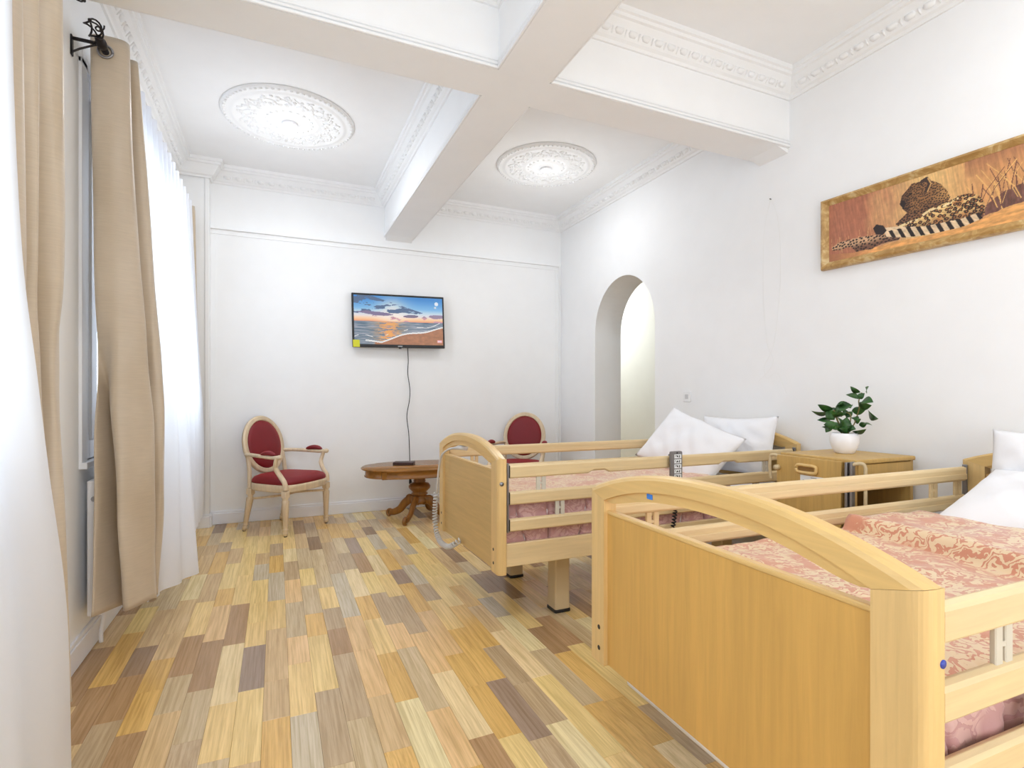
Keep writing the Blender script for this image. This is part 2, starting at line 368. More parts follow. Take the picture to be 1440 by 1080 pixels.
# right wall with the arched opening
def arch_pts(yc, hw, zs, n=16): return [(yc-hw*math.cos(PI*k/n), zs+hw*math.sin(PI*k/n)) for k in range(n+1)]
AY0, AY1, AZ = 3.757, 4.714, 1.80; ayc = (AY0+AY1)/2; ahw = (AY1-AY0)/2
arc = [(ayc-ahw*math.cos(PI*k/24), AZ+(ahw+.025)*math.sin(PI*k/24)) for k in range(25)]
b = bmesh.new(); box(b, XR, XR+.32, YF, AY0, -.05, ZC); box(b, XR, XR+.32, AY1, YB, -.05, ZC)
for (y0, z0), (y1, z1) in zip(arc, arc[1:]):
    prism(b, [(y0, z0), (y1, z1), (y1, ZC), (y0, ZC)], 'x', XR, XR+.32)
bmesh.ops.remove_doubles(b, verts=b.verts[:], dist=1e-5)
obj('wall_right', b, M['wall'], kind=S)
# corridor beyond the arch
obj('wall_far', B(4.5, 4.65, 2.6, 9, -.05, 2.75), M['cream'], kind=S)
b = bmesh.new(); box(b, XR+.32, 4.65, 2.5, 2.6, -.05, 2.75); box(b, XR+.32, 4.65, 9, 9.1, -.05, 2.75); box(b, XR+.2, XR+.32, YB+.2, 9, -.05, 2.75)
obj('wall_outer', b, M['cream'], kind=S)
obj('ceiling', B(XR+.32, 4.65, 2.5, 9.1, 2.75, 2.85), M['cream'], kind=S)
obj('floor', B(XR, 4.65, 2.5, 9.1, -.06, 0), wood('corridor_floor', (200, 165, 110), 'y'), kind=S)
# ceiling beams
YX0, YX1, BX0, BX1, BZ = 2.42, 2.66, 1.0, 1.28, 2.755
tn = [0]
def trim(bm, mat, smooth=False):
    tn[0] += 1; return obj('trim_%d' % tn[0], bm, mat, kind=S, smooth=smooth)
trim(B(XL, XR, YX0, YX1, BZ, ZC), M['ceil'])
b = bmesh.new(); box(b, BX0, BX1, YF, YX0, BZ, ZC); box(b, BX0, BX1, YX1, YB, BZ, ZC); trim(b, M['ceil'])
# fine mouldings along the lower beam edges
def bead(bm, p, q, nrm):
    (x0, y0), (x1, y1) = p, q
    for k, (dz, w) in enumerate(((0, .012), (.022, .009), (.04, .006))):
        a = min(x0, x1)-(w if nrm[0] < 0 else 0); c = max(x0, x1)+(w if nrm[0] > 0 else 0)
        e = min(y0, y1)-(w if nrm[1] < 0 else 0); f = max(y0, y1)+(w if nrm[1] > 0 else 0)
        box(bm, a, c, e, f, BZ+dz, BZ+dz+.014, .003, 1)
b = bmesh.new()
for y0, y1 in ((YF, YX0), (YX1, YB)):
    bead(b, (BX0, y0), (BX0, y1), (-1, 0)); bead(b, (BX1, y0), (BX1, y1), (1, 0))
for x0, x1 in ((XL, BX0), (BX1, XR)):
    bead(b, (x0, YX0), (x1, YX0), (0, -1)); bead(b, (x0, YX1), (x1, YX1), (0, 1))
trim(b, M['plaster'])
# small wedge corbels where the beams meet the walls
b = bmesh.new(); prism(b, [(YB, BZ), (YB-.10, BZ), (YB, BZ-.03)], 'x', BX0+.01, BX1-.01); trim(b, M['ceil'])
b = bmesh.new(); prism(b, [(XR, BZ), (XR-.10, BZ), (XR, BZ-.03)], 'y', YX0+.01, YX1-.01); trim(b, M['ceil'])
# pilaster in the far left corner
trim(B(XL, -.56, 5.34, YB, 0, ZC), M['wall']); trim(B(-.575, -.54, 5.33, YB, 0, 3.06, .006), M['wall'])
# cornices with an ornament repeat
PROF = [(0, 3.055), (.012, 3.055), (.018, 3.07), (.034, 3.078), (.05, 3.10), (.07, 3.132), (.082, 3.15), (.096, 3.154), (.10, 3.17), (.112, 3.174), (.115, 3.20), (0, 3.20)]
orn = bmesh.new()
ellipsoid(orn, (0, 0, 0), (.031, .015, .021), 8, 4); ellipsoid(orn, (.044, 0, -.004), (.007, .011, .024), 6, 4)
orn_me = bpy.data.meshes.new('ornament'); bmesh.ops.recalc_face_normals(orn, faces=orn.faces[:]); orn.to_mesh(orn_me); orn.free()
orn_me.materials.append(M['plaster'])
for p in orn_me.polygons: p.use_smooth = True
def cornice(poly, skip=(), orn_on=()):
    n = len(poly); P = [Vector(p) for p in poly]; bm = bmesh.new()
    nr = []
    for i in range(n):
        d = (P[(i+1) % n]-P[i]).normalized(); nr.append(Vector((-d.y, d.x)))
    rings = []
    for d, z in PROF:
        ring = []
        for i in range(n):
            q = P[i]+nr[i-1]*d+nr[i]*d; ring.append((q.x, q.y, z))
        rings.append(ring)
    for i in range(n):
        if i in skip: continue
        j = (i+1) % n
        a = [bm.verts.new(r[i]) for r in rings]; c = [bm.verts.new(r[j]) for r in rings]
        for k in range(len(PROF)): l = (k+1) % len(PROF); bm.faces.new((a[k], a[l], c[l], c[k]))
        bm.faces.new(a); bm.faces.new(c)
    t = trim(bm, M['plaster'])
    for i in orn_on:
        j = (i+1) % n; d = P[j]-P[i]; L = d.length-.18; m = max(1, round(L/.088)); d.normalize(); ang = math.atan2(d.y, d.x)
        for k in range(m):
            q = P[i]+d*(.09+L*(k+.5)/m)+nr[i]*.052
            o = bpy.data.objects.new('ornament', orn_me); COL.objects.link(o); o.parent = t
            o.rotation_euler = (-.85, 0, ang); o.location = (q.x, q.y, 3.106)
    return t
cornice([(XL, YX1), (BX0, YX1), (BX0, YB), (-.54, YB), (-.54, 5.33), (XL, 5.33)], skip=(0,), orn_on=(1, 2, 5))
cornice([(BX1, YX1), (XR, YX1), (XR, YB), (BX1, YB)], skip=(0,), orn_on=(1, 2))
cornice([(XL, YF), (BX0, YF), (BX0, YX0), (XL, YX0)], orn_on=(2,))
cornice([(BX1, YF), (XR, YF), (XR, YX0), (BX1, YX0)], orn_on=(1, 2))
# raised frame on the back wall
b = bmesh.new(); zt = 2.655; FX1 = 3.005
for (a, c, e, w) in ((zt-.006, zt+.012, .022, 0), (zt-.05, zt-.042, .006, 0)):
    box(b, -.54, FX1, YB-e, YB, a, c, .002, 1)
box(b, FX1-.012, FX1, YB-.016, YB, .12, zt, .002, 1); box(b, FX1-.05, FX1-.044, YB-.006, YB, .12, zt-.046)
box(b, -.505, -.497, YB-.006, YB, .12, zt-.046)
trim(b, M['wall'])
# baseboards
def bb(name, pts):
    bm = bmesh.new()
    for (x0, x1, y0, y1) in pts:
        box(bm, x0, x1, y0, y1, 0, .098, .003, 1)
        sx = .006 if x1-x0 > .05 else 0; sy = .006 if y1-y0 > .05 else 0
        box(bm, x0, x1-(0 if sx else .006), y0+(0 if sy else .006), y1, .098, .118, .004, 2)
    obj(name, bm, M['trim'], kind=S)
bb('baseboard_back', [(-.54, XR, YB-.018, YB)])
bb('baseboard_far', [(XL, -.535, 5.33-.018, 5.33), (-.54, -.522, 5.33, YB-.018)])
bb('baseboard_left', [(XL, XL+.018, YF, 5.31)])
b = bmesh.new(); box(b, XR-.018, XR, YF, AY0, 0, .1, .003, 1); box(b, XR-.018, XR, AY1, YB-.02, 0, .1, .003, 1); obj('baseboard_right', b, M['trim'], kind=S)
# windows
for i, (a, c) in enumerate(WIN):
    w = obj('window_%d' % (i+1), B(XL-.045, XL-.030, a+.1, c-.1, WZ0+.1, WZ1-.1), M['glass'], kind=S)
    fr = [(a, a+.10, WZ0, WZ1), (c-.10, c, WZ0, WZ1), (a+.10, c-.10, WZ0, WZ0+.09), (a+.10, c-.10, WZ1-.09, WZ1)]
    for q in fr: obj('window_frame', B(XL-.07, XL-.004, *q, .005, 1), M['upvc'], w)
    m = (a+c)/2
    for u, v in ((a+.10, m), (m, c-.10)):
        for q in ((u, u+.085, WZ0+.09, WZ1-.09), (v-.085, v, WZ0+.09, WZ1-.09), (u+.085, v-.085, WZ0+.09, WZ0+.17), (u+.085, v-.085, WZ1-.17, WZ1-.09)):
            obj('sash', B(XL-.058, XL+.004, *q, .005, 1), M['upvc'], w)
    for q in ((a-.06, a+.015, WZ0-.01, WZ1+.03), (c-.015, c+.06, WZ0-.01, WZ1+.03), (a-.06, c+.06, WZ1+.001, WZ1+.06)):
        obj('casing', B(XL-.02, XL+.012, *q, .005, 2), M['upvc'], w)
    obj('window_sill', B(XL-.05, XL+.03, a-.06, c+.06, WZ0-.03, WZ0, .005, 2), M['upvc'], w)
    f = bmesh.new(); box(f, XL+.004, XL+.03, m-.015, m+.015, 1.55, 1.62, .004, 1); box(f, XL+.016, XL+.03, m-.01, m+.01, 1.47, 1.6, .004, 1)
    obj('window_handle', f, M['steel'], w)
    obj('gasket', B(XL-.030, XL-.026, a+.185, a+.20, WZ0+.17, WZ1-.17), M['gasket'], w)

# ---------------------------------------------------------------- ceiling roses and spotlights
rp = [(.0, -.030), (.07, -.030), (.075, -.022), (.10, -.020), (.11, -.026), (.13, -.027), (.14, -.020), (.17, -.018), (.18, -.025), (.20, -.025), (.21, -.018),
      (.36, -.018), (.37, -.025), (.385, -.026), (.395, -.020), (.41, -.018), (.42, -.020), (.446, -.020), (.455, -.010), (.46, 0)]
rn = ['left', 'right', 'left', 'right']
for i, (cx, cy) in enumerate(ROSES):
    s = .96 if i % 2 else 1.0
    e = empty('ceiling_rose', (cx, cy, ZC), ['large white plaster ceiling rose in the bay beside the curtains, behind the cross beam', 'white plaster ceiling rose in the bay above the far bed, next to the arch wall',
              'white plaster ceiling rose in the near bay beside the windows', 'white plaster ceiling rose in the near bay above the beds'][i], 'ceiling rose', group='ceiling roses')
    b = bmesh.new(); lathe(b, [(r*s, z) for r, z in rp], n=64); obj('disc', b, M['plaster'], e, True)
    b = bmesh.new(); rr = random.Random(i)
    for k in range(72):
        a = 2*PI*k/72; ellipsoid(b, (.437*s*math.cos(a), .437*s*math.sin(a), -.022), (.010, .010, .009), 6, 4)
    for k in range(20):
        a = 2*PI*k/20
        for q in range(7):
            r = .235+.018*q; aa = a+.10*math.sin(q*1.2+k*2)
            ellipsoid(b, (r*s*math.cos(aa), r*s*math.sin(aa), -.018), (.010+.010*rr.random(), .010+.012*rr.random(), .012), 6, 4)
        ellipsoid(b, (.155*math.cos(a), .155*math.sin(a), -.02), (.012, .012, .012), 6, 4)
        tube(b, [((.24+.02*q)*s*math.cos(a+.16+.1*math.sin(q)), (.24+.02*q)*s*math.sin(a+.16+.1*math.sin(q)), -.018) for q in range(6)], .006, 5)
    obj('relief_ornament', b, M['plaster'], e, True, kind='stuff')
    sp = empty('ceiling_spotlight', (cx, cy, ZC-.035), ['lit round spotlight in the rose beside the curtains', 'lit round spotlight in the rose above the far bed', 'lit round spotlight in the near rose by the windows', 'lit round spotlight in the near rose above the beds'][i], 'light', group='ceiling spotlights')
    b = bmesh.new(); lathe(b, [(.03, 0), (.055, 0), (.055, -.01), (.048, -.014), (.036, -.014), (.034, -.006)], n=28); obj('ring', b, M['white'], sp, True)
    b = bmesh.new(); lathe(b, [(.0, -.020), (.025, -.018), (.046, -.012), (.046, -.008), (0, -.008)], n=24); obj('lens', b, M['led'], sp, True)

# ---------------------------------------------------------------- curtains
def spl(P, k):  # catmull on tuples of floats
    return [tuple(p) for p in catmull([(*p, 0) if len(p) == 2 else p for p in P], k)]
def curtain(levels, ku=8, kv=8, ripple=.0, seed=0):
    """levels: list of (z list or z, [(x, y), ...]) from top to bottom"""
    R = []
    for z, pts in levels:
        zz = z if isinstance(z, (list, tuple)) else [z]*len(pts)
        R.append([tuple(v) for v in catmull([(p[0], p[1], q) for p, q in zip(pts, zz)], ku)])
    n = len(R[0]); cols = [catmull([r[i] for r in R], kv) for i in range(n)]; rows = len(cols[0]); rr = random.Random(seed)
    ph = [rr.random()*6 for _ in range(6)]; A = np.zeros((rows, n, 3))
    for i in range(n):
        for j in range(rows):
            v = cols[i][j]; dx = ripple*(math.sin(i*.55+j*.35+ph[0])+.6*math.sin(i*.31-j*.6+ph[1]))*min(1, j/rows*2)
            A[j, i] = (v.x+dx, v.y+dx*.6, v.z)
    return gridmesh('cloth', A, n-1, rows-1)
def zig(pts_out, x_in, extra=None): pass
def fabric(name, levels, mat, label, group, solid=.003, parent=None, **k):
    me = curtain(levels, **k); o = link(name, me, mat, parent, True)
    if solid: m = o.modifiers.new('thick', 'SOLIDIFY'); m.thickness = solid; m.offset = 0
    return tag(o, label, 'curtain', group)
# far window, near beige curtain: a front panel facing the room, two lobes at the hem
bc = fabric('blackout_curtain', [
    (2.70, [(-.725, 2.95), (-.735, 2.86), (-.722, 2.81), (-.66, 2.80), (-.607, 2.81), (-.600, 2.85), (-.66, 2.90), (-.72, 2.93), (-.65, 2.95), (-.600, 2.955), (-.597, 2.98), (-.66, 3.03), (-.71, 3.08)]),
    (2.10, [(-.725, 2.95), (-.725, 2.86), (-.715, 2.81), (-.65, 2.795), (-.585, 2.82), (-.590, 2.87), (-.65, 2.90), (-.70, 2.93), (-.62, 2.94), (-.560, 2.94), (-.553, 2.98), (-.62, 3.05), (-.71, 3.10)]),
    (1.50, [(-.72, 2.97), (-.712, 2.86), (-.704, 2.81), (-.63, 2.785), (-.548, 2.83), (-.56, 2.89), (-.62, 2.92), (-.66, 2.94), (-.57, 2.93), (-.520, 2.93), (-.520, 2.98), (-.60, 3.06), (-.71, 3.12)]),
    (1.10, [(-.71, 2.88), (-.712, 2.83), (-.672, 2.89), (-.635, 2.775), (-.522, 2.84), (-.535, 2.90), (-.60, 2.93), (-.62, 2.95), (-.55, 2.94), (-.493, 2.94), (-.50, 3.00), (-.60, 3.06), (-.71, 3.12)]),
    (.65, [(-.705, 2.84), (-.706, 2.79), (-.640, 2.90), (-.615, 2.755), (-.513, 2.85), (-.53, 2.92), (-.58, 2.95), (-.60, 2.96), (-.55, 2.95), (-.494, 2.95), (-.51, 3.02), (-.60, 3.07), (-.70, 3.12)]),
    ([.215, .22, .215, .23, .235, .20, .20, .21, .22, .22, .22, .2, .2, .2, .2][:13], [(-.70, 2.83), (-.708, 2.76), (-.625, 2.89), (-.590, 2.75), (-.508, 2.86), (-.52, 2.92), (-.56, 2.95), (-.58, 2.97), (-.55, 2.96), (-.515, 2.95), (-.53, 3.03), (-.60, 3.08), (-.68, 3.12)])],
    M['satin'], 'beige satin curtain hanging in front of the radiator, its eyelet and scroll rod end showing', 'beige curtains', kv=10, ripple=.0025, seed=3)
lv = []
def sheerlevel(z, y0, y1, n, xo, xi, bul=None, sway=0):
    P = []
    for k in range(n*2+1):
        u = k/(n*2); y = y0+(y1-y0)*u; x = xo if k % 2 else xi
        if bul: x += bul(u)*(1 if k % 2 else .85)
        P.append((x, y+sway*(-1 if k % 2 else 1)))
    return z, P
bl = lambda a, c, w, a2=0: (lambda u: a*math.exp(-((u-c)/w)**2)+a2*math.exp(-((u-.72)/.16)**2))
sh = fabric('voile_curtain', [
    sheerlevel(2.70, 3.05, 4.98, 13, -.615, -.70, None, .03),
    sheerlevel(2.30, 3.02, 4.98, 13, -.600, -.66, bl(.01, .2, .2), .02),
    sheerlevel(1.60, 2.98, 4.95, 13, -.570, -.61, bl(.055, .18, .14, .03), .01),
    sheerlevel(1.00, 2.95, 4.92, 13, -.535, -.565, bl(.095, .18, .12, .02), .0),
    sheerlevel(.60, 2.92, 4.90, 13, -.525, -.55, bl(.115, .19, .11, .015), .0),
    sheerlevel(.20, 2.92, 4.85, 13, -.530, -.55, bl(.150, .20, .11, .01), .0)],
    M['voile'], 'sheer white curtain drawn across the far window, bulging at the hem', 'sheer curtains', 0, ku=5, kv=8)
fb = fabric('blackout_curtain', [
    (z, [(-.70+d, 4.95), (-.63+d, 4.99), (-.70+d, 5.04), (-.62+d, 5.09), (-.70, 5.14), (-.63+d, 5.19), (-.71, 5.24)]) for z, d in ((2.72, 0), (1.6, .02), (.9, .03), (.22, .04))],
    M['satin'], 'narrow strip of beige curtain bunched in the far corner by the back wall', 'beige curtains')
# near window
nb = fabric('blackout_curtain', [
    (2.72, [(-.72, 1.72), (-.64, 1.79), (-.70, 1.86), (-.665, 1.94), (-.70, 2.00), (-.655, 2.04), (-.70, 2.08), (-.64, 2.12), (-.64, 2.16), (-.71, 2.19), (-.72, 2.25)]),
    (1.62, [(-.70, 1.72), (-.64, 1.79), (-.70, 1.86), (-.655, 1.94), (-.69, 2.00), (-.65, 2.02), (-.69, 2.08), (-.625, 2.10), (-.63, 2.15), (-.70, 2.19), (-.72, 2.25)]),
    (1.30, [(-.70, 1.72), (-.64, 1.79), (-.70, 1.86), (-.655, 1.94), (-.685, 1.98), (-.65, 2.02), (-.69, 2.08), (-.633, 2.08), (-.64, 2.14), (-.70, 2.19), (-.72, 2.25)]),
    (.9, [(-.68, 1.70), (-.60, 1.78), (-.66, 1.84), (-.62, 1.92), (-.66, 1.98), (-.63, 2.02), (-.67, 2.06), (-.618, 2.08), (-.63, 2.12), (-.69, 2.17), (-.70, 2.23)]),
    (.21, [(-.66, 1.67), (-.56, 1.75), (-.62, 1.81), (-.565, 1.90), (-.61, 1.94), (-.58, 1.98), (-.61, 2.02), (-.580, 2.04), (-.59, 2.08), (-.65, 2.14), (-.68, 2.21)])],
    M['satin'], 'beige satin curtain at the left edge behind the nearest sheer', 'beige curtains', ripple=.002, seed=5)
def nsl(z, xo, xi, tip, yt=1.80):
    P = []
    for k in range(25):
        u = k/24; y = -.45+(yt+.45)*u; g = math.exp(-((u-1)/.14)**2); x = (xo if k % 2 else xi)*(1-g)+tip*g
        P.append((x, y))
    return z, P
ns = fabric('voile_curtain', [nsl(2.72, -.62, -.70, -.625, 1.82), nsl(2.19, -.63, -.69, -.632), nsl(1.57, -.615, -.665, -.614), nsl(1.20, -.595, -.64, -.580), nsl(.94, -.575, -.62, -.555), nsl(.58, -.545, -.59, -.518), nsl(.14, -.535, -.58, -.508)],
    M['voile'], 'nearest sheer white curtain along the left edge of the picture', 'sheer curtains', 0, ku=5, kv=8)
# eyelets in the front panel and rods
def ring(bm, c, R, r, ax='y', n=20, m=8):
    P = [(c[0]+R*math.cos(2*PI*k/n), c[1], c[2]+R*math.sin(2*PI*k/n)) for k in range(n+1)]
    return tube(bm, P, r, m)
o = obj('eyelet', ring(bmesh.new(), (-.672, 2.792, 2.628), .026, .005), M['steel'], bc, True)
def rod(y0, y1, x, z, label, finial_y, sgn, brackets, group='curtain rods'):
    e = empty('curtain_rod', (x, (y0+y1)/2, z), label, 'curtain rod', group=group); c = (y0+y1)/2
    obj('rod', tube(bmesh.new(), [(0, y0-c, 0), (0, y1-c, 0)], .013, 14), M['iron'], e, True)
    for by in brackets:
        b = bmesh.new(); box(b, XL-x, XL-x+.006, by-c-.012, by-c+.012, -.055, .03, .002, 1); box(b, XL-x, .0, by-c-.006, by-c+.006, .012, .024, .002, 1)
        tube(b, [(XL-x+.003, by-c, -.04), (XL-x+.03, by-c, -.02), (-.03, by-c, .01), (0, by-c, .015)], .004, 6); obj('bracket', b, M['iron'], e)
    for yy, s in ((finial_y, sgn), (y1 if sgn < 0 else y0, -sgn)):
        b = bmesh.new(); y = yy-c
        lathe_y = [(.0, .016), (.02, .02), (.035, .02), (.045, .013), (.06, .015), (.07, .006)]
        tube(b, [(0, y+s*(-.02+t), 0) for t, r in lathe_y], [r for t, r in lathe_y], 12)
        for k in range(4):
            a = PI/2*k+.3; Q = []
            for q in range(9):
                t = q/8; w = .034*math.sin(PI*t)**.8; aa = a+t*1.6
                Q.append((w*math.cos(aa), y+s*(.05+.10*t), w*math.sin(aa)+.0))
            tube(b, Q, .0035, 6)
        ellipsoid(b, (0, y+s*.155, 0), (.007, .010, .007), 8, 5)
        Q = [(.012+.0+.022*t*math.cos(6.5*t), y+s*(.07+.03*t), .018+.024*t*math.sin(6.5*t)) for t in [q/14 for q in range(15)]]
        tube(b, Q, .0032, 6)
        obj('finial', b, M['iron'], e, True)
    return e
rod(2.74, 5.26, -.672, 2.628, 'dark wrought-iron curtain rod over the far window with a scrolled cage end', 2.74, -1, [2.775, 4.0, 5.22])
rod(-.7, 2.36, -.672, 2.66, 'dark wrought-iron curtain rod over the near window', -.7, -1, [-.55, 2.32])
# radiator
ra = empty('radiator', (XL, 0, 0), 'white panel radiator behind the beige curtain under the far window', 'radiator')
for xx in (.028, .072): obj('panel', B(xx, xx+.014, 2.885, 4.25, .19, .765, .006, 2), M['white'], ra)
for yy in (2.875, 4.248): obj('side_cover', B(.027, .087, yy, yy+.012, .185, .775, .004, 1), M['white'], ra)
b = bmesh.new(); box(b, .027, .087, 2.875, 4.26, .768, .778, .003, 1)
obj('top_grille', b, M['white'], ra)
b = bmesh.new()
for k in range(26): box(b, .085, .091, 2.91+k*.051, 2.935+k*.051, .22, .74, .004, 1)
obj('rib', b, M['white'], ra, kind='stuff')
obj('bleed_valve', tube(bmesh.new(), [(.055, 2.865, .70), (.055, 2.88, .70)], .012, 10), M['steel'], ra)
b = bmesh.new(); tube(b, catmull([(.05, 3.05, .19), (.045, 3.05, .12), (.035, 3.05, .05), (.035, 3.05, 0)], 4), .009, 8); tube(b, [(.05, 3.03, .16), (.05, 3.07, .16)], .014, 10)
obj('pipe_valve', b, M['white'], ra, True)
for yy in (3.1, 3.95): obj('wall_bracket', B(.001, .03, yy, yy+.03, .3, .7), M['white'], ra)

# ---------------------------------------------------------------- hospital beds
def bed(loc, rz, L, label, zb, panelmat, cap, side_bolt, base, postmat='bedw'):
    e = empty('hospital_bed', loc, label, 'bed', rz, group=None); Wd = 1.0; ZJ, ZM, ZA = .853, .827, .942
    def board(x0, flip, zb):
        sx = (lambda x: x0-x) if flip else (lambda x: x0+x)
        for side in (0, 1):
            Y = (lambda y: y) if side == 0 else (lambda y: Wd-y)
            pl = [(.045, 0.004), (.041, 0)] + [(.022-.022*math.sin(a), .022-.022*math.cos(a)) for a in [PI/2*k/5 for k in range(6)]] + [(0, .088), (.045, .088)]
            b = bmesh.new(); vt = [(sx(x), Y(y), ZJ+(ZM-ZJ)*(y/.088)-.0006) for x, y in pl]; vb = [(sx(x), Y(y), zb) for x, y in pl]; vc = [(sx(.022+(x-.022)*.93), Y(.044+(y-.044)*.96), zb-.003) for x, y in pl]
            loft(b, [vc, vb, vt]); obj('post', b, M[postmat], e)
        for (inner, name) in ((0, 'arch'), (1, 'arch_moulding')):
            rings = []; N = 36
            for k in range(N+1):
                u = k/N; t = abs(2*u-1)
                if not inner:
                    yo = u*Wd; yi = .088+u*(Wd-.176); zo = ZJ+(ZA-ZJ)*(1-t**2.3); zi = ZM+(ZA-.043-ZM)*(1-t**2.3)
                    pr = [(0, 0), (0, .72), (.004, .9), (.012, 1), (.036, 1), (.045, .85), (.045, 0)]
                else:
                    yo = .088+u*(Wd-.176); yi = yo; zo = ZM+(ZA-.043-ZM)*(1-t**2.3); zi = zo-.026*(1-t**12)-.001
                    pr = [(.008, 0), (.008, 1), (.037, 1), (.037, 0)]
                def rx(x, y):
                    q = min(y, Wd-y); return x if q > .022 or x > .02 else max(x, .022-math.sqrt(max(0, .022**2-(.022-max(q, 0))**2)))
                rings.append([(sx(rx(x, yi+(yo-yi)*w)), yi+(yo-yi)*w, zi+(zo-zi)*w) for x, w in pr])
            b = bmesh.new(); loft(b, rings); obj(name, b, M['beda'], e)
        a, c = sorted((sx(.014), sx(.033)))
        obj('panel', B(a, c, .086, Wd-.086, zb+.002, .782), M[panelmat], e)
        obj('panel_cap', B(a-.002, c+.002, .086, Wd-.086, .782, .794, .004, 2), M['beda'], e)
    board(0, False, zb); board(L, True, .30)
    for y in (.06, Wd-.06):
        for z in (zb+.045, zb+.11):
            obj('screw_hole', tube(bmesh.new(), [(-.0008, y, z), (.003, y, z)], .0075, 10), M['black'], e)
    # rails: each an own piece
    def rail(y0, y1, z0, z1, notch=False):
        x0, x1 = (.065 if base == 'columns' else .053), L-.075; ym = (y0+y1)/2; out = y0 if y0 < .5 else y1
        rings = []
        xs = [x0]; 
        if notch: xs += [.50, .53, .60, .63, 1.38, 1.41, 1.50, 1.53]
        xs += [x1]
        dz = lambda x: (.014 if notch and (.515 < x < .615 or 1.395 < x < 1.515) else 0)
        for x in xs:
            d = dz(x); r = .007
            sec = [(y0, z0+d+r), (y0+r*.4, z0+d+r*.4), (y0+r, z0+d), (y1-r, z0+d), (y1-r*.4, z0+d+r*.4), (y1, z0+d+r), (y1, z1-.012), (y1-.004, z1-.004), (y1-.012, z1), (y0+.012, z1), (y0+.004, z1-.004), (y0, z1-.012)]
            rings.append([(x, y, z) for y, z in sec])
        b = bmesh.new(); loft(b, rings); r = obj('side_rail', b, M['rail'], e)
        for yy in (y0, y1):    # shallow bead line along the rail
            pass
        for xe in (x0-.006, x1): obj('rail_end', B(xe, xe+.006, y0+.003, y1-.003, z0+.004, z1-.004), M['black'] if base == 'columns' else M['rail'], r)
        yi = y0 if y0 > .5 else y1; s = -1 if y0 > .5 else 1
        obj('rail_bead', B(x0+.004, x1-.004, min(yi, yi+s*.006), max(yi, yi+s*.006), z0+.008, z0+.034, .003, 2), M['rail'], r)
    for y0, y1 in ((.006, .032), (Wd-.032, Wd-.006)):
        rail(y0, y1, .757, .822, notch=(y0 < .5)); rail(y0, y1, .630, .694); rail(y0, y1, .502, .564)
        ym = (y0+y1)/2
        for x, za, zb2 in ((.235, .694, .757), (.34, .564, .63), (L-.30, .694, .757), (L-.38, .564, .63), (L-.12, .564, .757), (.12, .564, .63) if y0 > .5 else (L-.14, .564, .63)):
            b = bmesh.new(); box(b, x-.026, x-.004, ym-.005, ym+.005, za-.006, zb2+.006, .002, 1); box(b, x+.004, x+.026, ym-.005, ym+.005, za-.006, zb2+.006, .002, 1)
            h = (zb2-za); box(b, x-.006, x+.006, ym-.004, ym+.004, za+h*.42, za+h*.56)
            obj('rail_link', b, M['slot'] if y0 < .5 else M['rail'], e)
    for x in ((.055, L-.055) if base == 'columns' else (L-.055,)):
        for y in (.016, Wd-.016): obj('rail_guide', B(x-.005, x+.004, y-.010, y+.010, .50, .83, .002, 1), M['steel'], e)
    # wooden side panels, frame and lifting columns
    for y in (.012, Wd-.034): obj('side_panel', B(.046, L-.046, y, y+.022, .335, .445, .003, 1), M['rail'], e)
    b = bmesh.new(); box(b, .05, L-.05, .05, .09, .33, .37); box(b, .05, L-.05, Wd-.09, Wd-.05, .33, .37)
    for x in (.06, .7, 1.4, L-.1): box(b, x, x+.04, .05, Wd-.05, .33, .36)
    for k in range(14): box(b, .12+k*.13, .17+k*.13, .06, Wd-.06, .37, .378)
    obj('lying_frame', b, M['beige_metal'], e)
    if base == 'columns':
        for x in (.395, L-.50):
            for y in (.165, .755):
                c = obj('lifting_column', B(x, x+.088, y, y+.092, .012, .345, .012, 3), M['beige_metal'], e)
                obj('foot_pad', B(x-.003, x+.091, y-.003, y+.095, 0, .02, .008, 2), M['black'], c)
        obj('bumper', B(.20, .25, .80, .86, .19, .335, .004, 1), M['grey'], e)
    else:
        obj('chassis_bar', tube(bmesh.new(), [(.15, .04, .20), (.15, .98, .20)], .017, 12), M['white'], e, True)
        obj('chassis_motor', B(.19, .27, .30, .99, .22, .30, .01, 2), M['black'], e)
        b = bmesh.new(); box(b, .15, L-.2, .20, .23, .185, .215); box(b, .15, L-.2, .77, .80, .185, .215); box(b, .5, .54, .2, .8, .19, .34); box(b, L-.6, L-.56, .2, .8, .19, .34); obj('chassis_rail', b, M['white'], e)
        for x in (.6, L-.45):
            for y in (.2, .77):
                c = obj('leg', B(x, x+.035, y, y+.035, .06, .19), M['white'], e)
                obj('castor', tube(bmesh.new(), [(x+.017, y, .045), (x+.017, y+.035, .045)], .045, 16), M['black'], c)
    obj(cap[0], B(*cap[1], .0015, 1), M[cap[2]], e)
    return e
L1, L2 = 2.07, 2.06
bed1 = bed((.907, .484, 0), math.radians(-1.4), L1, 'nearest beech home-care bed, its high footboard panel facing the room', .312, 'bedp',
    ('arch_sticker', (.006, .0085, .68, .705, .868, .882), 'blue'), 'blue', 'chassis')
bed2 = bed((.951, 2.31, 0), 0, L2, 'farther beech home-care bed on beige columns, with a coiled cord at its foot', .305, 'bedp2',
    ('post_screw', (-.001, .002, .004, .012, .70, .71), 'bedw'), 'steel', 'columns')
obj('side_cap', tube(bmesh.new(), [(.036, -.0015, .735), (.036, .003, .735)], .007, 12), M['bluecap'], bed1, True)
obj('side_bolt', tube(bmesh.new(), [(.018, -.004, .735), (.018, .003, .735)], .010, 12), M['steel'], bed2, True)

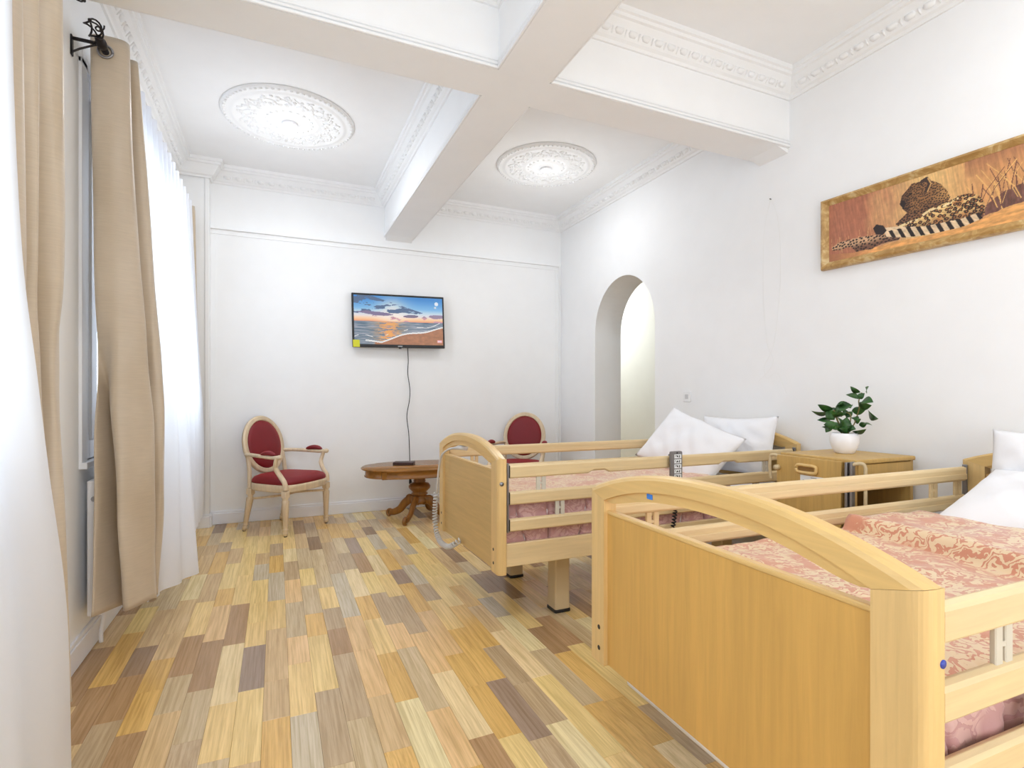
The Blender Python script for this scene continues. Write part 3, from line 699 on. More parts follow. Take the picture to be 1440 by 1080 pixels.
def mattress(par, L, rz, label):
    o = tag(obj('mattress', B(.06, L-.06, .055, .945, .378, .60, .04, 3), M['sheet']), label, 'mattress'); o.matrix_world = par; return o
def mw(e): return Matrix.Translation(e.location) @ Matrix.Rotation(e.rotation_euler.z, 4, 'Z')
mattress(mw(bed1), L1, 0, 'white-sheeted mattress of the nearest bed, showing only near its pillows')
mattress(mw(bed2), L2, 0, 'white-sheeted mattress of the farther bed, showing only near its pillows')
def spread(e, xfun, ztop, label, seed, roll=None):
    """cover over the mattress: section runs from near hem over the top to the far hem"""
    rr = random.Random(seed); nv, nu = 220, 110
    A = np.zeros((nv+1, nu+1, 3)); yl, yr, dp, r = .042, .958, .425, .07
    path = []
    hs = ztop-dp
    for i in range(nu+1):
        s = i/nu
        if s < .15: t = s/.15; y = yl; z = dp+(hs-r)*t; nr = (-1, 0); sd = 1
        elif s < .21: a = (s-.15)/.06*PI/2; y = yl+r-r*math.cos(a); z = ztop-r+r*math.sin(a); nr = (-math.cos(a), math.sin(a)); sd = 1-(s-.15)/.06
        elif s < .79: t = (s-.21)/.58; y = yl+r+(yr-yl-2*r)*t; z = ztop; nr = (0, 1); sd = 0
        elif s < .85: a = (s-.79)/.06*PI/2; y = yr-r+r*math.sin(a); z = ztop-r+r*math.cos(a); nr = (math.sin(a), math.cos(a)); sd = (s-.79)/.06
        else: t = (s-.85)/.15; y = yr; z = ztop-r-(hs-r)*t; nr = (1, 0); sd = 1
        path.append((y, z, nr, sd))
    N = [[rr.uniform(-1, 1) for _ in range(60)] for _ in range(60)]
    def vn(x, y):
        i, j = int(math.floor(x)), int(math.floor(y)); fx, fy = x-i, y-j; fx = fx*fx*(3-2*fx); fy = fy*fy*(3-2*fy)
        g = lambda a, b: N[a % 60][b % 60]
        return (g(i, j)*(1-fx)+g(i+1, j)*fx)*(1-fy)+(g(i, j+1)*(1-fx)+g(i+1, j+1)*fx)*fy
    for j in range(nv+1):
        for i in range(nu+1):
            y, z, nr, sd = path[i]; x = .055+(xfun(y)-.055)*(j/nv)
            q = ((x*6.2+.3*vn(x*6, z*5)) % 1.0); pin = math.exp(-min(q, 1-q)**2/.003)      # gathered side seams
            q2 = abs(z-.575); h = sd*(-.022*pin+.007*vn(x*16, z*22)-.006*math.exp(-q2**2/.0001))
            hh = 1 if not roll else 1-.7*math.exp(-((x-roll(y))/.05)**2)
            h += hh*(1-sd)*(.007*vn(x*7, y*9)+.0035*vn(x*21+9, y*19)+.004*math.sin(y*26+vn(x*4, y*3)*2)*(.5+.5*vn(x*2+3, y*2)))
            if roll and not sd:
                xr = roll(y); d = x-xr; h += .042/(1+math.exp(-d*300)) + .016*math.exp(-((d-.028)/.02)**2)
            A[j, i] = (x, y+nr[0]*h, z+nr[1]*h)
    o = link('bedspread', gridmesh('bedspread', A, nu, nv), [M['quilt'], M['quiltside'], M['quilt2']], None, True)
    return o
bs1 = spread(bed1, lambda y: 1.47+.03*y, .635, '', 21, roll=lambda y: 1.03+.04*(y-.4)-.012*math.sin(y*7))
tag(bs1, 'rose and gold damask bedspread with a rolled fold, on the nearest bed', 'bedspread'); bs1.matrix_world = mw(bed1)
bs2 = spread(bed2, lambda y: 1.50+.16*y, .645, '', 22)
tag(bs2, 'peach damask bedspread with gathered sides tinted mauve for shade, on the farther bed', 'bedspread'); bs2.matrix_world = mw(bed2)
for o, top in ((bs1, 0), (bs2, 2)):
    me = o.data
    for p in me.polygons: p.material_index = top if 21 <= p.index % 110 <= 88 else 1
    m = o.modifiers.new('thick', 'SOLIDIFY'); m.thickness = .006; m.offset = -1

def pillow(w, h, t, seed, label, mat, slump=0, pinch=1.0, fold=None):
    rr = random.Random(seed); n = 34; pts = []; ph = [rr.random()*6 for _ in range(8)]
    A = np.zeros((2, n+1, n+1, 3))
    for s in (0, 1):
        for j in range(n+1):
            for i in range(n+1):
                u, v = 2*i/n-1, 2*j/n-1
                e = (1-abs(u)**2.6)*(1-abs(v)**2.6); th = t*.5*max(e, 0)**.55
                cx = 1-.07*pinch*(1-v*v)**1.0 if True else 1; cy = 1-.10*pinch*(1-u*u)
                x = u*w/2*(1-.05*(1-v*v)); y = v*h/2*(1-.10*(1-u*u)*pinch)
                wr = .007*math.sin(7*u+5*v+ph[0])*e+.005*math.sin(13*u-9*v+ph[1])*e+.004*math.sin(4*u*v*5+ph[2])*e
                z = (th+wr) * (1 if s else -1)
                y += -slump*(1-v)*.5*u*u*0
                if fold: x, y, z = fold(u, v, x, y, z)
                A[s, j, i] = (x, y, z)
    me0 = gridmesh('pillow', A[0], n, n); me1 = gridmesh('pillow', A[1], n, n)
    b = bmesh.new(); b.from_mesh(me0); b.from_mesh(me1); bmesh.ops.remove_doubles(b, verts=b.verts[:], dist=.0012)
    bpy.data.meshes.remove(me0); bpy.data.meshes.remove(me1)
    return tag(obj('pillow', b, mat, None, True), label, 'pillow')
def place(o, loc, rx, ry, rz):
    from mathutils import Euler
    o.matrix_world = Matrix.Translation(loc) @ Matrix.Rotation(rz, 4, 'Z') @ Matrix.Rotation(ry, 4, 'Y') @ Matrix.Rotation(rx, 4, 'X')
# pillow local: w along x, h along y, thickness z. "standing": w across the bed (world y), h up
def stand(o, loc, lean, roll, yaw=0):
    R = Matrix(((0, 0, -1, 0), (1, 0, 0, 0), (0, 1, 0, 0), (0, 0, 0, 1)))     # x->y, y->z, z->-x
    o.matrix_world = Matrix.Translation(loc) @ Matrix.Rotation(yaw, 4, 'Z') @ Matrix.Rotation(lean, 4, 'Y') @ Matrix.Rotation(roll, 4, 'X') @ R
p = pillow(.62, .42, .15, 1, 'white pillow standing against the headboard of the nearest bed', M['linen']); stand(p, (2.835, .98, .800), .22, 0, -.03)
p = pillow(.66, .46, .14, 2, 'white pillow lying flat in front of the standing one on the nearest bed', M['linen']); stand(p, (2.55, .93, .735), 1.12, .04, -.06)
def drape(u, v, x, y, z):
    k = max(0, u-.25); return x, y-.05*k, z+.10*k*k
p = pillow(.64, .40, .14, 3, 'white pillow upright against the headboard of the farther bed, right corner sharp', M['linen']); stand(p, (2.85, 2.70, .82), .22, -.03)
p = pillow(.70, .46, .16, 4, 'white pillow tilted with one corner pointing up, far side of the farther bed', M['linen'], fold=drape); stand(p, (2.60, 2.85, .795), .60, .33, .08)

# handsets and cords
def coil(P, R, pitch, r, n=8):
    P = catmull(P, 12); out = []; acc = 0; a = 0
    # resample to constant step and wind a helix around the path
    pts = [P[0]]; step = pitch/n
    for p, q in zip(P, P[1:]):
        d = (q-p).length; m = max(1, int(d/step))
        for k in range(m): pts.append(p+(q-p)*((k+1)/m))
    prev = None
    for i, p in enumerate(pts):
        t = (pts[min(i+1, len(pts)-1)]-pts[max(0, i-1)]).normalized()
        if prev is None: u = t.cross(Vector((1, .2, 0))).normalized()
        else: u = (prev-t*prev.dot(t)).normalized()
        prev = u; v = t.cross(u); a += 2*PI/n; out.append(p+(u*math.cos(a)+v*math.sin(a))*R)
    return out
hs = empty('handset', (1.99, 2.295, .765), 'grey bed handset with white key labels hooked on the rail of the farther bed', 'handset', 0)
h = obj('body', B(-.038, .038, -.018, .008, -.085, .085, .010, 3), M['grey'], hs, True)
for k in range(5):
    kz = .058-k*.027
    k1 = obj('key_label', B(-.022, .026, -.0195, -.0175, kz-.011, kz+.011, .0006, 1), M['label'], hs)
    b = bmesh.new(); s = 1 if k % 2 else -1
    prism(b, [(-.012, kz-.006*s), (.0, kz+.006*s), (.004, kz-.004*s)], 'y', -.0205, -.0194); prism(b, [(.008, kz-.007), (.013, kz-.007), (.016, kz+.006), (.011, kz+.006)], 'y', -.0205, -.0194)
    prism(b, [(-.019, kz+.002), (-.014, kz+.006), (-.012, kz+.001)], 'y', -.0205, -.0194)
    obj('key_symbol', b, M['black'], k1)
b = bmesh.new(); ellipsoid(b, (-.002, -.018, .077), (.005, .003, .005)); ellipsoid(b, (.010, -.018, -.074), (.007, .003, .007)); obj('indicator', b, M['black'], hs, True)
obj('hook', B(-.012, .012, .006, .045, .055, .065, .003, 1), M['grey'], hs)
c = coil([(0, 0, -.085), (.004, -.004, -.16), (-.006, 0, -.28), (-.03, .005, -.42), (-.01, .03, -.52)], .010, .016, .0028)
obj('coiled_cord', tube(bmesh.new(), c, .0040, 6), M['black'], hs, True)
gc = empty('bed_handset_cord', (.93, 3.0, .85), 'pale grey coiled cord looped over the footboard of the farther bed', 'cord')
O = Vector((.93, 3.0, .85))
b = bmesh.new(); tube(b, catmull([Vector(p)-O for p in ((.96, 2.90, .852), (.93, 2.93, .85), (.915, 3.0, .835), (.905, 3.09, .79), (.905, 3.15, .70), (.905, 3.18, .60), (.905, 3.20, .55))], 6), .0065, 8)
obj('straight_cord', b, M['cordgrey'], gc, True)
c = coil([Vector(p)-O for p in ((.905, 3.20, .555), (.90, 3.21, .48), (.90, 3.22, .40), (.90, 3.19, .32), (.90, 3.10, .275), (.91, 2.99, .272), (.92, 2.90, .305), (.95, 2.86, .34))], .0125, .017, .003)
obj('coiled_cord', tube(bmesh.new(), c, .0052, 6), M['cordgrey'], gc, True)
b = bmesh.new(); tube(b, [Vector(p)-O for p in ((.985, 2.86, .855), (.955, 2.905, .855), (.93, 2.93, .85))], [.014, .013, .008], 10); obj('plug', b, M['cordgrey'], gc, True)

# ---------------------------------------------------------------- bedside cabinet
cb = empty('bedside_cabinet', (2.52, 1.66, 0), 'beech bedside cabinet with a folded tray leaf, between the two beds', 'cabinet')
T = .845; DX, DY = .46, .40
b = bmesh.new(); box(b, 0, .022, 0, DY, .09, T-.022); box(b, DX-.022, DX, 0, DY, .09, T-.022); box(b, 0, DX, DY-.02, DY, .09, T-.022); box(b, 0, DX, 0, DY, .09, .11); box(b, .02, DX-.02, 0.01, DY-.02, .50, .515); obj('carcass', b, M['cab'], cb)
obj('top', B(-.005, DX+.003, -.012, DY+.004, T-.022, T, .008, 3), M['cab'], cb)
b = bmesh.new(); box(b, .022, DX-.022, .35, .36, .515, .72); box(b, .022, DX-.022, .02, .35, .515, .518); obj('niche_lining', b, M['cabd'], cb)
d = obj('drawer', B(.024, DX-.024, -.004, .30, .735, T-.026, .003, 1), M['cab'], cb)
for x in (.15, .27): obj('knob', lathe(bmesh.new(), [(.0, .002), (.012, .002), (.014, .008), (.010, .016), (0, .018)], c=(x, -.016, .735), n=14), M['beda'], d, True)
d = obj('door', B(.024, DX-.024, -.004, .014, .115, .495, .003, 1), M['cab'], cb); obj('knob', lathe(bmesh.new(), [(.0, -.009), (.012, -.008), (.014, 0), (.010, .008), (0, .009)], c=(.08, -.015, .44), n=14), M['beda'], d, True)
lf = obj('tray_leaf', B(-.030, -.010, .045, .405, .20, T-.012, .004, 2), M['cab'], cb)
hp = [(.105*0+.225+.055*math.copysign(abs(math.cos(a))**.35, math.cos(a)), .775+.019*math.copysign(abs(math.sin(a))**.5, math.sin(a))) for a in [2*PI*k/28 for k in range(28)]]
obj('handle', tube(bmesh.new(), [(-.036, y, z) for y, z in hp]+[(-.036, *hp[0])], .009, 8), M['beda'], lf, True)
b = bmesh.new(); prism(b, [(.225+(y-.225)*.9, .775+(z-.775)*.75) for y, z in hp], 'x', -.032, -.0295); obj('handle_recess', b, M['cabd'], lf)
lb = obj('paper_label', B(-.0315, -.030, .125, .262, .692, .742), M['label'], lf)
b = bmesh.new(); rr = random.Random(2)
for z in (.732, .724, .716): box(b, -.0322, -.0315, .15, .25-rr.random()*.05, z, z+.0025)
box(b, -.0322, -.0315, .145, .175, .702, .722); obj('label_print', b, M['grey'], lb)
b = bmesh.new(); box(b, -.036, -.006, .012, .024, .30, T-.012, .002, 1); box(b, -.030, -.004, -.008, .004, .62, T-.008, .002, 1); obj('leaf_hinge_strip', b, M['steel'], cb)
for nm, pts in (('tube_bracket', [(-.02, .40, T-.02), (-.03, .425, T-.015), (-.03, .445, T-.03), (-.03, .448, T-.10), (-.03, .44, T-.15)]), ('tube_bracket', [(-.02, .0, T-.022), (0, -.03, T-.014), (.01, -.045, T-.03), (.01, -.047, T-.10), (.01, -.046, .30)])):
    obj(nm, tube(bmesh.new(), catmull(pts, 6), .0085, 10), M['beige_metal'], cb, True)
obj('latch_knob', tube(bmesh.new(), [(-.055, .395, .765), (-.028, .395, .765)], [.014, .015], 12), M['beige_metal'], cb, True)
for x in (.05, DX-.05):
    for y in (.05, DY-.05):
        c = obj('castor', tube(bmesh.new(), [(x, y-.012, .032), (x, y+.012, .032)], .032, 16), M['black'], cb); obj('castor_fork', B(x-.012, x+.012, y-.018, y+.018, .05, .092, .003, 1), M['steel'], c)

# potted plant
PC = Vector((2.775, 1.88, T))
pp = empty('potted_plant', PC, 'leafy green plant in a white round pot on the bedside cabinet', 'plant')
obj('pot', lathe(bmesh.new(), [(.0, 0), (.040, 0), (.046, .004), (.060, .030), (.068, .062), (.067, .09), (.060, .108), (.056, .108), (.058, .092), (.052, .085), (0, .085)], n=32), M['white'], pp, True)
obj('soil', lathe(bmesh.new(), [(.0, .094), (.03, .096), (.056, .092), (.056, .087), (0, .087)], n=24), M['soil'], pp, True)
ST = [[(1.866,.950),(1.832,1.002),(1.811,1.064),(1.805,1.094),(1.807,1.126),(1.792,1.168)], [(1.883,.950),(1.922,1.014),(1.945,1.069),(1.967,1.086)], [(1.892,.950),(1.913,.998),(1.927,1.04),(1.936,1.074)], [(1.866,.950),(1.849,1.043),(1.874,1.063)], [(1.9,.950),(1.936,1.001),(1.954,.996)]]
for k, s in enumerate(ST):
    P = [(2.78+.02*math.sin(k*2.1)*(i/len(s))-PC.x, y-PC.y, z-PC.z) for i, (y, z) in enumerate(s)]
    obj('stem', tube(bmesh.new(), catmull(P, 4), .003, 6), M['stem'], pp, True)
LV = [(1.811,1.135,1.870,1.158,0.30),(1.792,1.170,1.830,1.201,0.35),(1.778,1.174,1.753,1.196,0.10),(1.799,1.137,1.770,1.165,0.50),(1.803,1.106,1.734,1.103,0.45),(1.790,1.123,1.721,1.119,0.40),(1.766,1.074,1.699,1.036,0.25),(1.945,1.082,2.014,1.103,0.35),(1.927,1.098,1.879,1.115,0.25),(1.936,1.074,1.844,1.099,0.40),(1.936,1.020,1.981,1.068,0.55),(1.981,1.062,2.057,1.067,0.20),(1.949,1.004,2.011,1.017,0.30),(1.954,0.993,2.021,0.979,0.25),(1.954,0.991,1.970,0.951,0.60),(1.892,0.982,1.949,1.000,0.50),(1.874,0.962,1.866,1.038,0.75),(1.883,1.035,1.866,1.067,0.50),(1.849,1.072,1.792,1.081,0.50),(1.830,1.039,1.788,1.022,0.40),(1.815,0.998,1.782,1.008,0.50),(1.782,1.004,1.754,1.000,0.15),(1.844,0.963,1.782,0.979,0.25),(1.892,0.956,1.840,0.984,0.60),(1.844,1.099,1.825,1.087,0.30),(1.967,1.082,1.936,1.052,0.50),(1.905,1.015,1.849,1.017,0.50)]
rr = random.Random(4)
for k in range(14):
    a_ = rr.uniform(0, 2*PI); y_ = 1.878+.045*math.cos(a_); z_ = 1.0+.035*math.sin(a_)+.01; L_ = rr.uniform(.04, .06); LV.append((y_, z_, y_+L_*math.cos(a_), z_+L_*.5*math.sin(a_)+.012, rr.uniform(.35, .6)))
for k, (y0, z0, y1, z1, w) in enumerate(LV):
    x0 = 2.78+rr.uniform(-.015, .015); x1 = x0+rr.uniform(-.045, .03); a = Vector((x0, y0, z0))-PC; c = Vector((x1, y1, z1))-PC; d = c-a; L = d.length; d.normalize()
    view = (Vector((0, 0, CH))-(PC+a)).normalized(); side = d.cross(view).normalized(); nr = side.cross(d)
    tilt = math.acos(min(1, max(.25, w*1.9)))*(1 if k % 2 else -1); side = (side*math.cos(tilt)+nr*math.sin(tilt)).normalized(); nr = side.cross(d)
    b = bmesh.new(); rows = []
    hw = max(.016, L*.36)
    for i in range(8):
        t = i/7; ww = hw*math.sin(PI*t**.85)**.9 if 0 < i < 7 else .0008; ctr = a+d*(L*t)+nr*(.10*L*math.sin(PI*t))
        rows.append([ctr-side*ww+nr*ww*.25, ctr, ctr+side*ww+nr*ww*.25])
    loft(b, rows, closed=False)
    o = obj('leaf', b, M['leaf'], pp, True); m = o.modifiers.new('t', 'SOLIDIFY'); m.thickness = .0008

# ---------------------------------------------------------------- picture
def poly_mask(U, V, P):
    m = np.zeros(U.shape, bool); n = len(P)
    for i in range(n):
        x0, y0 = P[i]; x1, y1 = P[(i+1) % n]
        c = ((y0 > V) != (y1 > V)) & (U < (x1-x0)*(V-y0)/((y1-y0) if y1 != y0 else 1e-9)+x0); m ^= c
    return m
def vnoise(U, V, seed, oct=4):
    r = np.random.RandomState(seed); out = np.zeros(U.shape); amp = 1; tot = 0
    for o in range(oct):
        g = r.rand(97, 97); f = 2**o; x = U*f; y = V*f; i = np.floor(x).astype(int); j = np.floor(y).astype(int); fx = x-i; fy = y-j
        fx = fx*fx*(3-2*fx); fy = fy*fy*(3-2*fy); G = lambda a, b: g[a % 97, b % 97]
        out += amp*((G(i, j)*(1-fx)+G(i+1, j)*fx)*(1-fy)+(G(i, j+1)*(1-fx)+G(i+1, j+1)*fx)*fy); tot += amp; amp *= .55
    return out/tot
rgb = lambda *c: np.array(c)/255.
def seg_mask(U, V, P, w):
    m = np.zeros(U.shape, bool)
    for (x0, y0), (x1, y1) in zip(P, P[1:]):
        dx, dy = x1-x0, y1-y0; t = np.clip(((U-x0)*dx+(V-y0)*dy)/(dx*dx+dy*dy+1e-12), 0, 1); m |= (U-x0-t*dx)**2+(V-y0-t*dy)**2 < w*w
    return m
PW_, PH_ = 1.24, .335   # print size; u runs away from the back wall
NU, NVp = 560, 160
uu, vv = np.meshgrid(np.linspace(0, 1, NU+1), np.linspace(0, 1, NVp+1))
U = .066+uu*PW_; V = 1.947+vv*PH_-.020*(U-.07)
C = np.zeros(U.shape+(3,))
def mixc(c, t): t = np.clip(t, 0, 1)[..., None]; return lambda A: A*(1-t)+c*t
bgc = rgb(176, 112, 84)+0*C
bgc = mixc(rgb(224, 184, 122), (U-.25)/.28+.6*(vnoise(U*9, V*9, 1)-.5))(bgc)
bgc = mixc(rgb(206, 150, 96), (U-.62)/.2)(bgc); bgc = mixc(rgb(170, 116, 82), (V-2.16)/.12*(U > .75))(bgc)
st = vnoise(U*160+V*25, V*14, 2, 3); bgc = bgc*(.86+.28*st)[..., None]; C = bgc
ground = [(0.0,1.985),(.07,1.993),(.219,1.967),(.429,1.972),(.598,1.963),(.75,1.965),(.82,1.975),(.974,2.025),(1.4,2.07),(1.4,1.7),(0,1.7)]
m = poly_mask(U, V, ground); gcol = rgb(222, 162, 96)*(.78+.44*vnoise(U*30, V*110, 3))[..., None]; gcol = mixc(rgb(176, 116, 80), (.35-U)/.25)(gcol); C = np.where(m[..., None], gcol, C)
dark = [(.806,1.972),(.84,2.044),(.906,2.078),(1.0,2.10),(1.1,2.14),(1.3,2.20),(1.3,2.05),(1.1,2.02),(.974,2.007),(.88,1.998),(.827,1.985)]
m = poly_mask(U, V+.015*(vnoise(U*40, V*40, 5)-.5), dark); C = np.where(m[..., None], rgb(104, 70, 60)*(.7+.7*vnoise(U*120, V*40, 6))[..., None], C)
rs = random.Random(8)
for k in range(70):
    u0 = rs.uniform(.78, 1.26); v0 = 2.0+(u0-.8)*.12+rs.uniform(-.01, .02); a = rs.uniform(-.6, .8); L = rs.uniform(.10, .22)
    P = [(u0, v0), (u0+a*L*.35, v0+L*.5), (u0+a*L*.95, v0+L*(.95))]
    C = np.where(seg_mask(U, V, P, .0011+.0012*rs.random())[..., None], rgb(110, 70, 58) if k % 3 else rgb(226, 178, 110), C)
for k in range(60):
    u0 = rs.uniform(.08, .5); v0 = rs.uniform(1.97, 2.03); C = np.where(seg_mask(U, V, [(u0, v0), (u0+rs.uniform(-.01, .01), v0+rs.uniform(.02, .07))], .0009)[..., None], rgb(214, 164, 112), C)
def spots(m, base, spot, sc, seed, th, ring=True):
    global C
    r = np.random.RandomState(seed); ii = np.argwhere(m); d = np.full(U.shape, 9.)
    if len(ii) == 0: return
    pts = []
    for _ in range(2600):
        a, b_ = ii[r.randint(len(ii))]; q = (U[a, b_], V[a, b_])
        if all((q[0]-p[0])**2+(q[1]-p[1])**2 > sc*sc for p in pts): pts.append(q)
        if len(pts) > 190: break
    for q in pts: d = np.minimum(d, np.hypot((U-q[0])*(.8), V-q[1]))
    nz = vnoise(U*130, V*130, seed+1, 2)-.5; dd = d+nz*sc*.35
    sp = (dd < sc*th) & m
    C = np.where(m[..., None], base, C); C = np.where(sp[..., None], spot, C)
    if ring: C = np.where((m & (dd < sc*th*.42))[..., None], rgb(150, 96, 56), C)
n1 = vnoise(U*22, V*40, 12); fur = (.84+.32*vnoise(U*90+V*120, V*60, 13))
body = [(.46,2.044),(.541,2.061),(.598,2.097),(.661,2.099),(.721,2.118),(.764,2.115),(.806,2.092),(.828,2.048),(.828,2.002),(.799,1.982),(.75,1.979),(.706,1.978),(.645,1.981),(.582,1.981),(.516,1.986),(.464,1.991),(.429,2.029)]
bodyc = mixc(rgb(120, 78, 48), (2.045-V)/.05)(rgb(226, 190, 126)+0*C); bodyc = mixc(rgb(186, 120, 66), (n1-.5)*3)(bodyc)*fur[..., None]
leg = [(.081,2.033),(.135,2.048),(.239,2.046),(.337,2.035),(.464,1.991),(.456,1.979),(.356,1.977),(.308,1.965),(.229,1.967),(.198,2.005),(.135,2.003),(.086,2.012)]
spots(poly_mask(U, V-.006+.01*(vnoise(U*30, V*30, 9)), leg), mixc(rgb(120, 82, 62), (2.02-V)/.03)(rgb(206, 166, 128)+0*C)*fur[..., None], rgb(56, 38, 34), .014, 31, .38, False)
spots(poly_mask(U, V, [(.689,2.124),(.68,2.106),(.664,2.085),(.598,2.07),(.533,2.05),(.46,2.044),(.438,2.064),(.482,2.098),(.516,2.124),(.574,2.132)]), rgb(128, 88, 58)*fur[..., None], rgb(48, 32, 28), .010, 32, .45, False)
spots(poly_mask(U, V, body), bodyc, rgb(44, 30, 26), .0165, 33, .50)
m = seg_mask(U, V, [(.46,2.047),(.54,2.058),(.60,2.088),(.665,2.088),(.72,2.106)], .006); C = np.where((m & (vnoise(U*80, V*80, 41) > .42))[..., None], rgb(238, 214, 160), C)
head = [(.46,2.17),(.469,2.205),(.495,2.228),(.516,2.251),(.566,2.247),(.614,2.231),(.649,2.202),(.676,2.159),(.689,2.124),(.68,2.106),(.637,2.107),(.582,2.116),(.541,2.102),(.499,2.102),(.473,2.133)]
hc = mixc(rgb(78, 52, 42), (.52-U)/.06)(rgb(140, 98, 60)+0*C); hc = mixc(rgb(196, 150, 88), (U-.60)/.1*(V > 2.12))(hc)*fur[..., None]
spots(poly_mask(U, V, head), hc, rgb(52, 36, 32), .0085, 34, .42, False)
m = seg_mask(U, V, [(.565,2.245),(.585,2.252),(.60,2.225),(.585,2.19)], .009); C = np.where(m[..., None], rgb(60, 42, 38), C)
m = seg_mask(U, V, [(.592,2.25),(.606,2.22),(.59,2.185)], .003); C = np.where(m[..., None], rgb(206, 160, 100), C)
C = np.where(seg_mask(U, V, [(.505,2.196),(.516,2.199)], .0035)[..., None], rgb(24, 18, 18), C)
C = np.where(poly_mask(U, V, [(.457,2.165),(.475,2.18),(.49,2.16),(.478,2.13)])[..., None], rgb(40, 28, 28), C)
C = np.where(seg_mask(U, V, [(.473,2.135),(.497,2.128),(.52,2.135)], .0022)[..., None], rgb(30, 22, 22), C)
tail = [(.384,2.061),(.447,2.05),(.516,2.028),(.582,2.012),(.661,2.008),(.735,2.003),(.806,2.012),(.82,1.98),(.75,1.963),(.676,1.963),(.582,1.967),(.482,1.981),(.384,2.013)]
m = poly_mask(U, V, tail); t = (np.sin(U*150+6*(V-2)*12) > .1) & (V < 2.034-(U-.4)*.06+.01*vnoise(U*60, V*60, 44)); tc = np.where(t[..., None], rgb(38, 28, 28), rgb(226, 198, 160)*fur[..., None]); C = np.where(m[..., None], tc, C)
tip = [(.321,2.074),(.337,2.092),(.374,2.078),(.393,2.044),(.374,2.025),(.337,2.037)]
C = np.where(poly_mask(U, V+.006*(vnoise(U*90, V*90, 45)-.5), tip)[..., None], rgb(44, 32, 34), C)
C = np.clip(C*(.93+.14*vnoise(U*60, V*60, 50))[..., None], 0, 1)
pc = empty('framed_picture', (XR, 1.6, 2.1), 'wide gilt-framed picture of a resting leopard on the right wall', 'picture')
A = np.stack([0*U-.022, (2.2-U)-1.6, V-2.1], -1)
link('print', gridmesh('print', A, NU, NVp, C), M['paint'], pc)
obj('backing', prism(bmesh.new(), [(2.19-.03-1.6, 1.93-2.1), (2.19-.04-PW_-1.6, 1.93-.026-2.1), (2.19-.04-PW_-1.6, 2.30-.026-2.1), (2.19-.03-1.6, 2.30-2.1)], 'x', -.020, -.002), M['cabd'], pc)
def fpt(u, v): # frame corner in (y, z) for print-space coordinates
    return (2.2-u-1.6, v-.020*(u-.07)-2.1)
IN = [(.066, 1.947), (.066+PW_, 1.947), (.066+PW_, 2.282), (.066, 2.282)]; OUT = [(0.016, 1.905), (.066+PW_+.045, 1.905), (.066+PW_+.045, 2.324), (.016, 2.324)]
for k in range(4):
    a, b_, c, d = IN[k], IN[(k+1) % 4], OUT[(k+1) % 4], OUT[k]; bm = bmesh.new(); ra_ = []
    for (i, o_) in ((a, d), (b_, c)):
        sec = [(i, -.016), (i, -.024), (tuple(i[q]*.75+o_[q]*.25 for q in (0, 1)), -.030), (tuple(i[q]*.4+o_[q]*.6 for q in (0, 1)), -.042), (tuple(i[q]*.12+o_[q]*.88 for q in (0, 1)), -.036), (o_, -.022), (o_, -.001)]
        ra_.append([(x, *fpt(*p_)) for p_, x in sec])
    loft(bm, ra_); obj('frame_side', bm, M['gilt'], pc)

# ---------------------------------------------------------------- wall socket, hook
sk = empty('wall_switch', (XR, 3.352, 1.146), 'square white wall switch above the far pillow', 'switch')
obj('plate', B(-.010, 0, -.042, .042, -.042, .042, .004, 2), M['plate'], sk); obj('rocker', B(-.014, -.009, -.018, .018, -.018, .018, .002, 1), M['plate2'], sk)
hk = empty('wall_wire', (XR, 2.56, 2.47), 'thin pale wire loop hanging from a small nail on the right wall', 'wire')
obj('nail', tube(bmesh.new(), [(0, 0, 0), (-.012, 0, .002)], .0035, 8), M['grey'], hk)
P = [(-.004, 0, 0), (-.004, -.05, -.12), (-.004, -.075, -.35), (-.004, -.07, -.65), (-.004, -.03, -.95), (-.004, .01, -1.05), (-.004, .05, -1.12), (-.004, .03, -1.2), (-.004, -.05, -1.17), (-.004, -.12, -1.3)]
obj('wire', tube(bmesh.new(), catmull(P, 6), .0006, 5), plain('pale_wire', (236, 236, 232), .6), hk, True)
P = [(-.004, 0, 0), (-.004, .05, -.2), (-.004, .06, -.6), (-.004, .03, -.95), (-.004, -.02, -1.1), (-.004, .10, -1.22)]
obj('wire', tube(bmesh.new(), catmull(P, 6), .0006, 5), bpy.data.materials['pale_wire'], hk, True)

# ---------------------------------------------------------------- television
tvw, tvh = .925, .535
tv = empty('television', (1.135, 5.365, 1.905), 'black flat television showing a beach sunset, on the back wall', 'television'); tv.rotation_euler = (math.radians(-2), math.radians(-1.1), math.radians(-1.5))
b = B(-tvw/2, tvw/2, .0, .03, -tvh/2, tvh/2, .006, 2); box(b, -.30, .30, .028, .05, -.20, .12, .01, 2); obj('housing', b, M['black'], tv)
obj('wall_mount', B(-.14, .14, .045, .085, -.12, .10), M['black'], tv)
NU, NV = 256, 144; uu, vv = np.meshgrid(np.linspace(0, 1, NU+1), np.linspace(0, 1, NV+1)); C = np.zeros(uu.shape+(3,))
hz = .475; sky = mixc(rgb(150, 200, 236), (.95-vv)/.28)(rgb(64, 136, 204)+0*C); sky = mixc(rgb(236, 226, 226), (.74-vv)/.16)(sky); sky = mixc(rgb(250, 196, 150), (.60-vv)/.08)(sky); sky = mixc(rgb(240, 160, 118), (.52-vv)/.04)(sky)
sky = mixc(rgb(255, 240, 225), .75*np.exp(-((uu-.42)/.16)**2-((vv-.66)/.30)**2))(sky)
cl = vnoise(uu*7, vv*13, 61, 5); th = (cl > .50) & (vv > .72-.30*uu-.08) & (vv < 1.02-.55*uu+.08); sky = np.where(th[..., None], mixc(rgb(196, 150, 160), (.66-vv)/.1)(rgb(84, 108, 142)+0*C), sky)
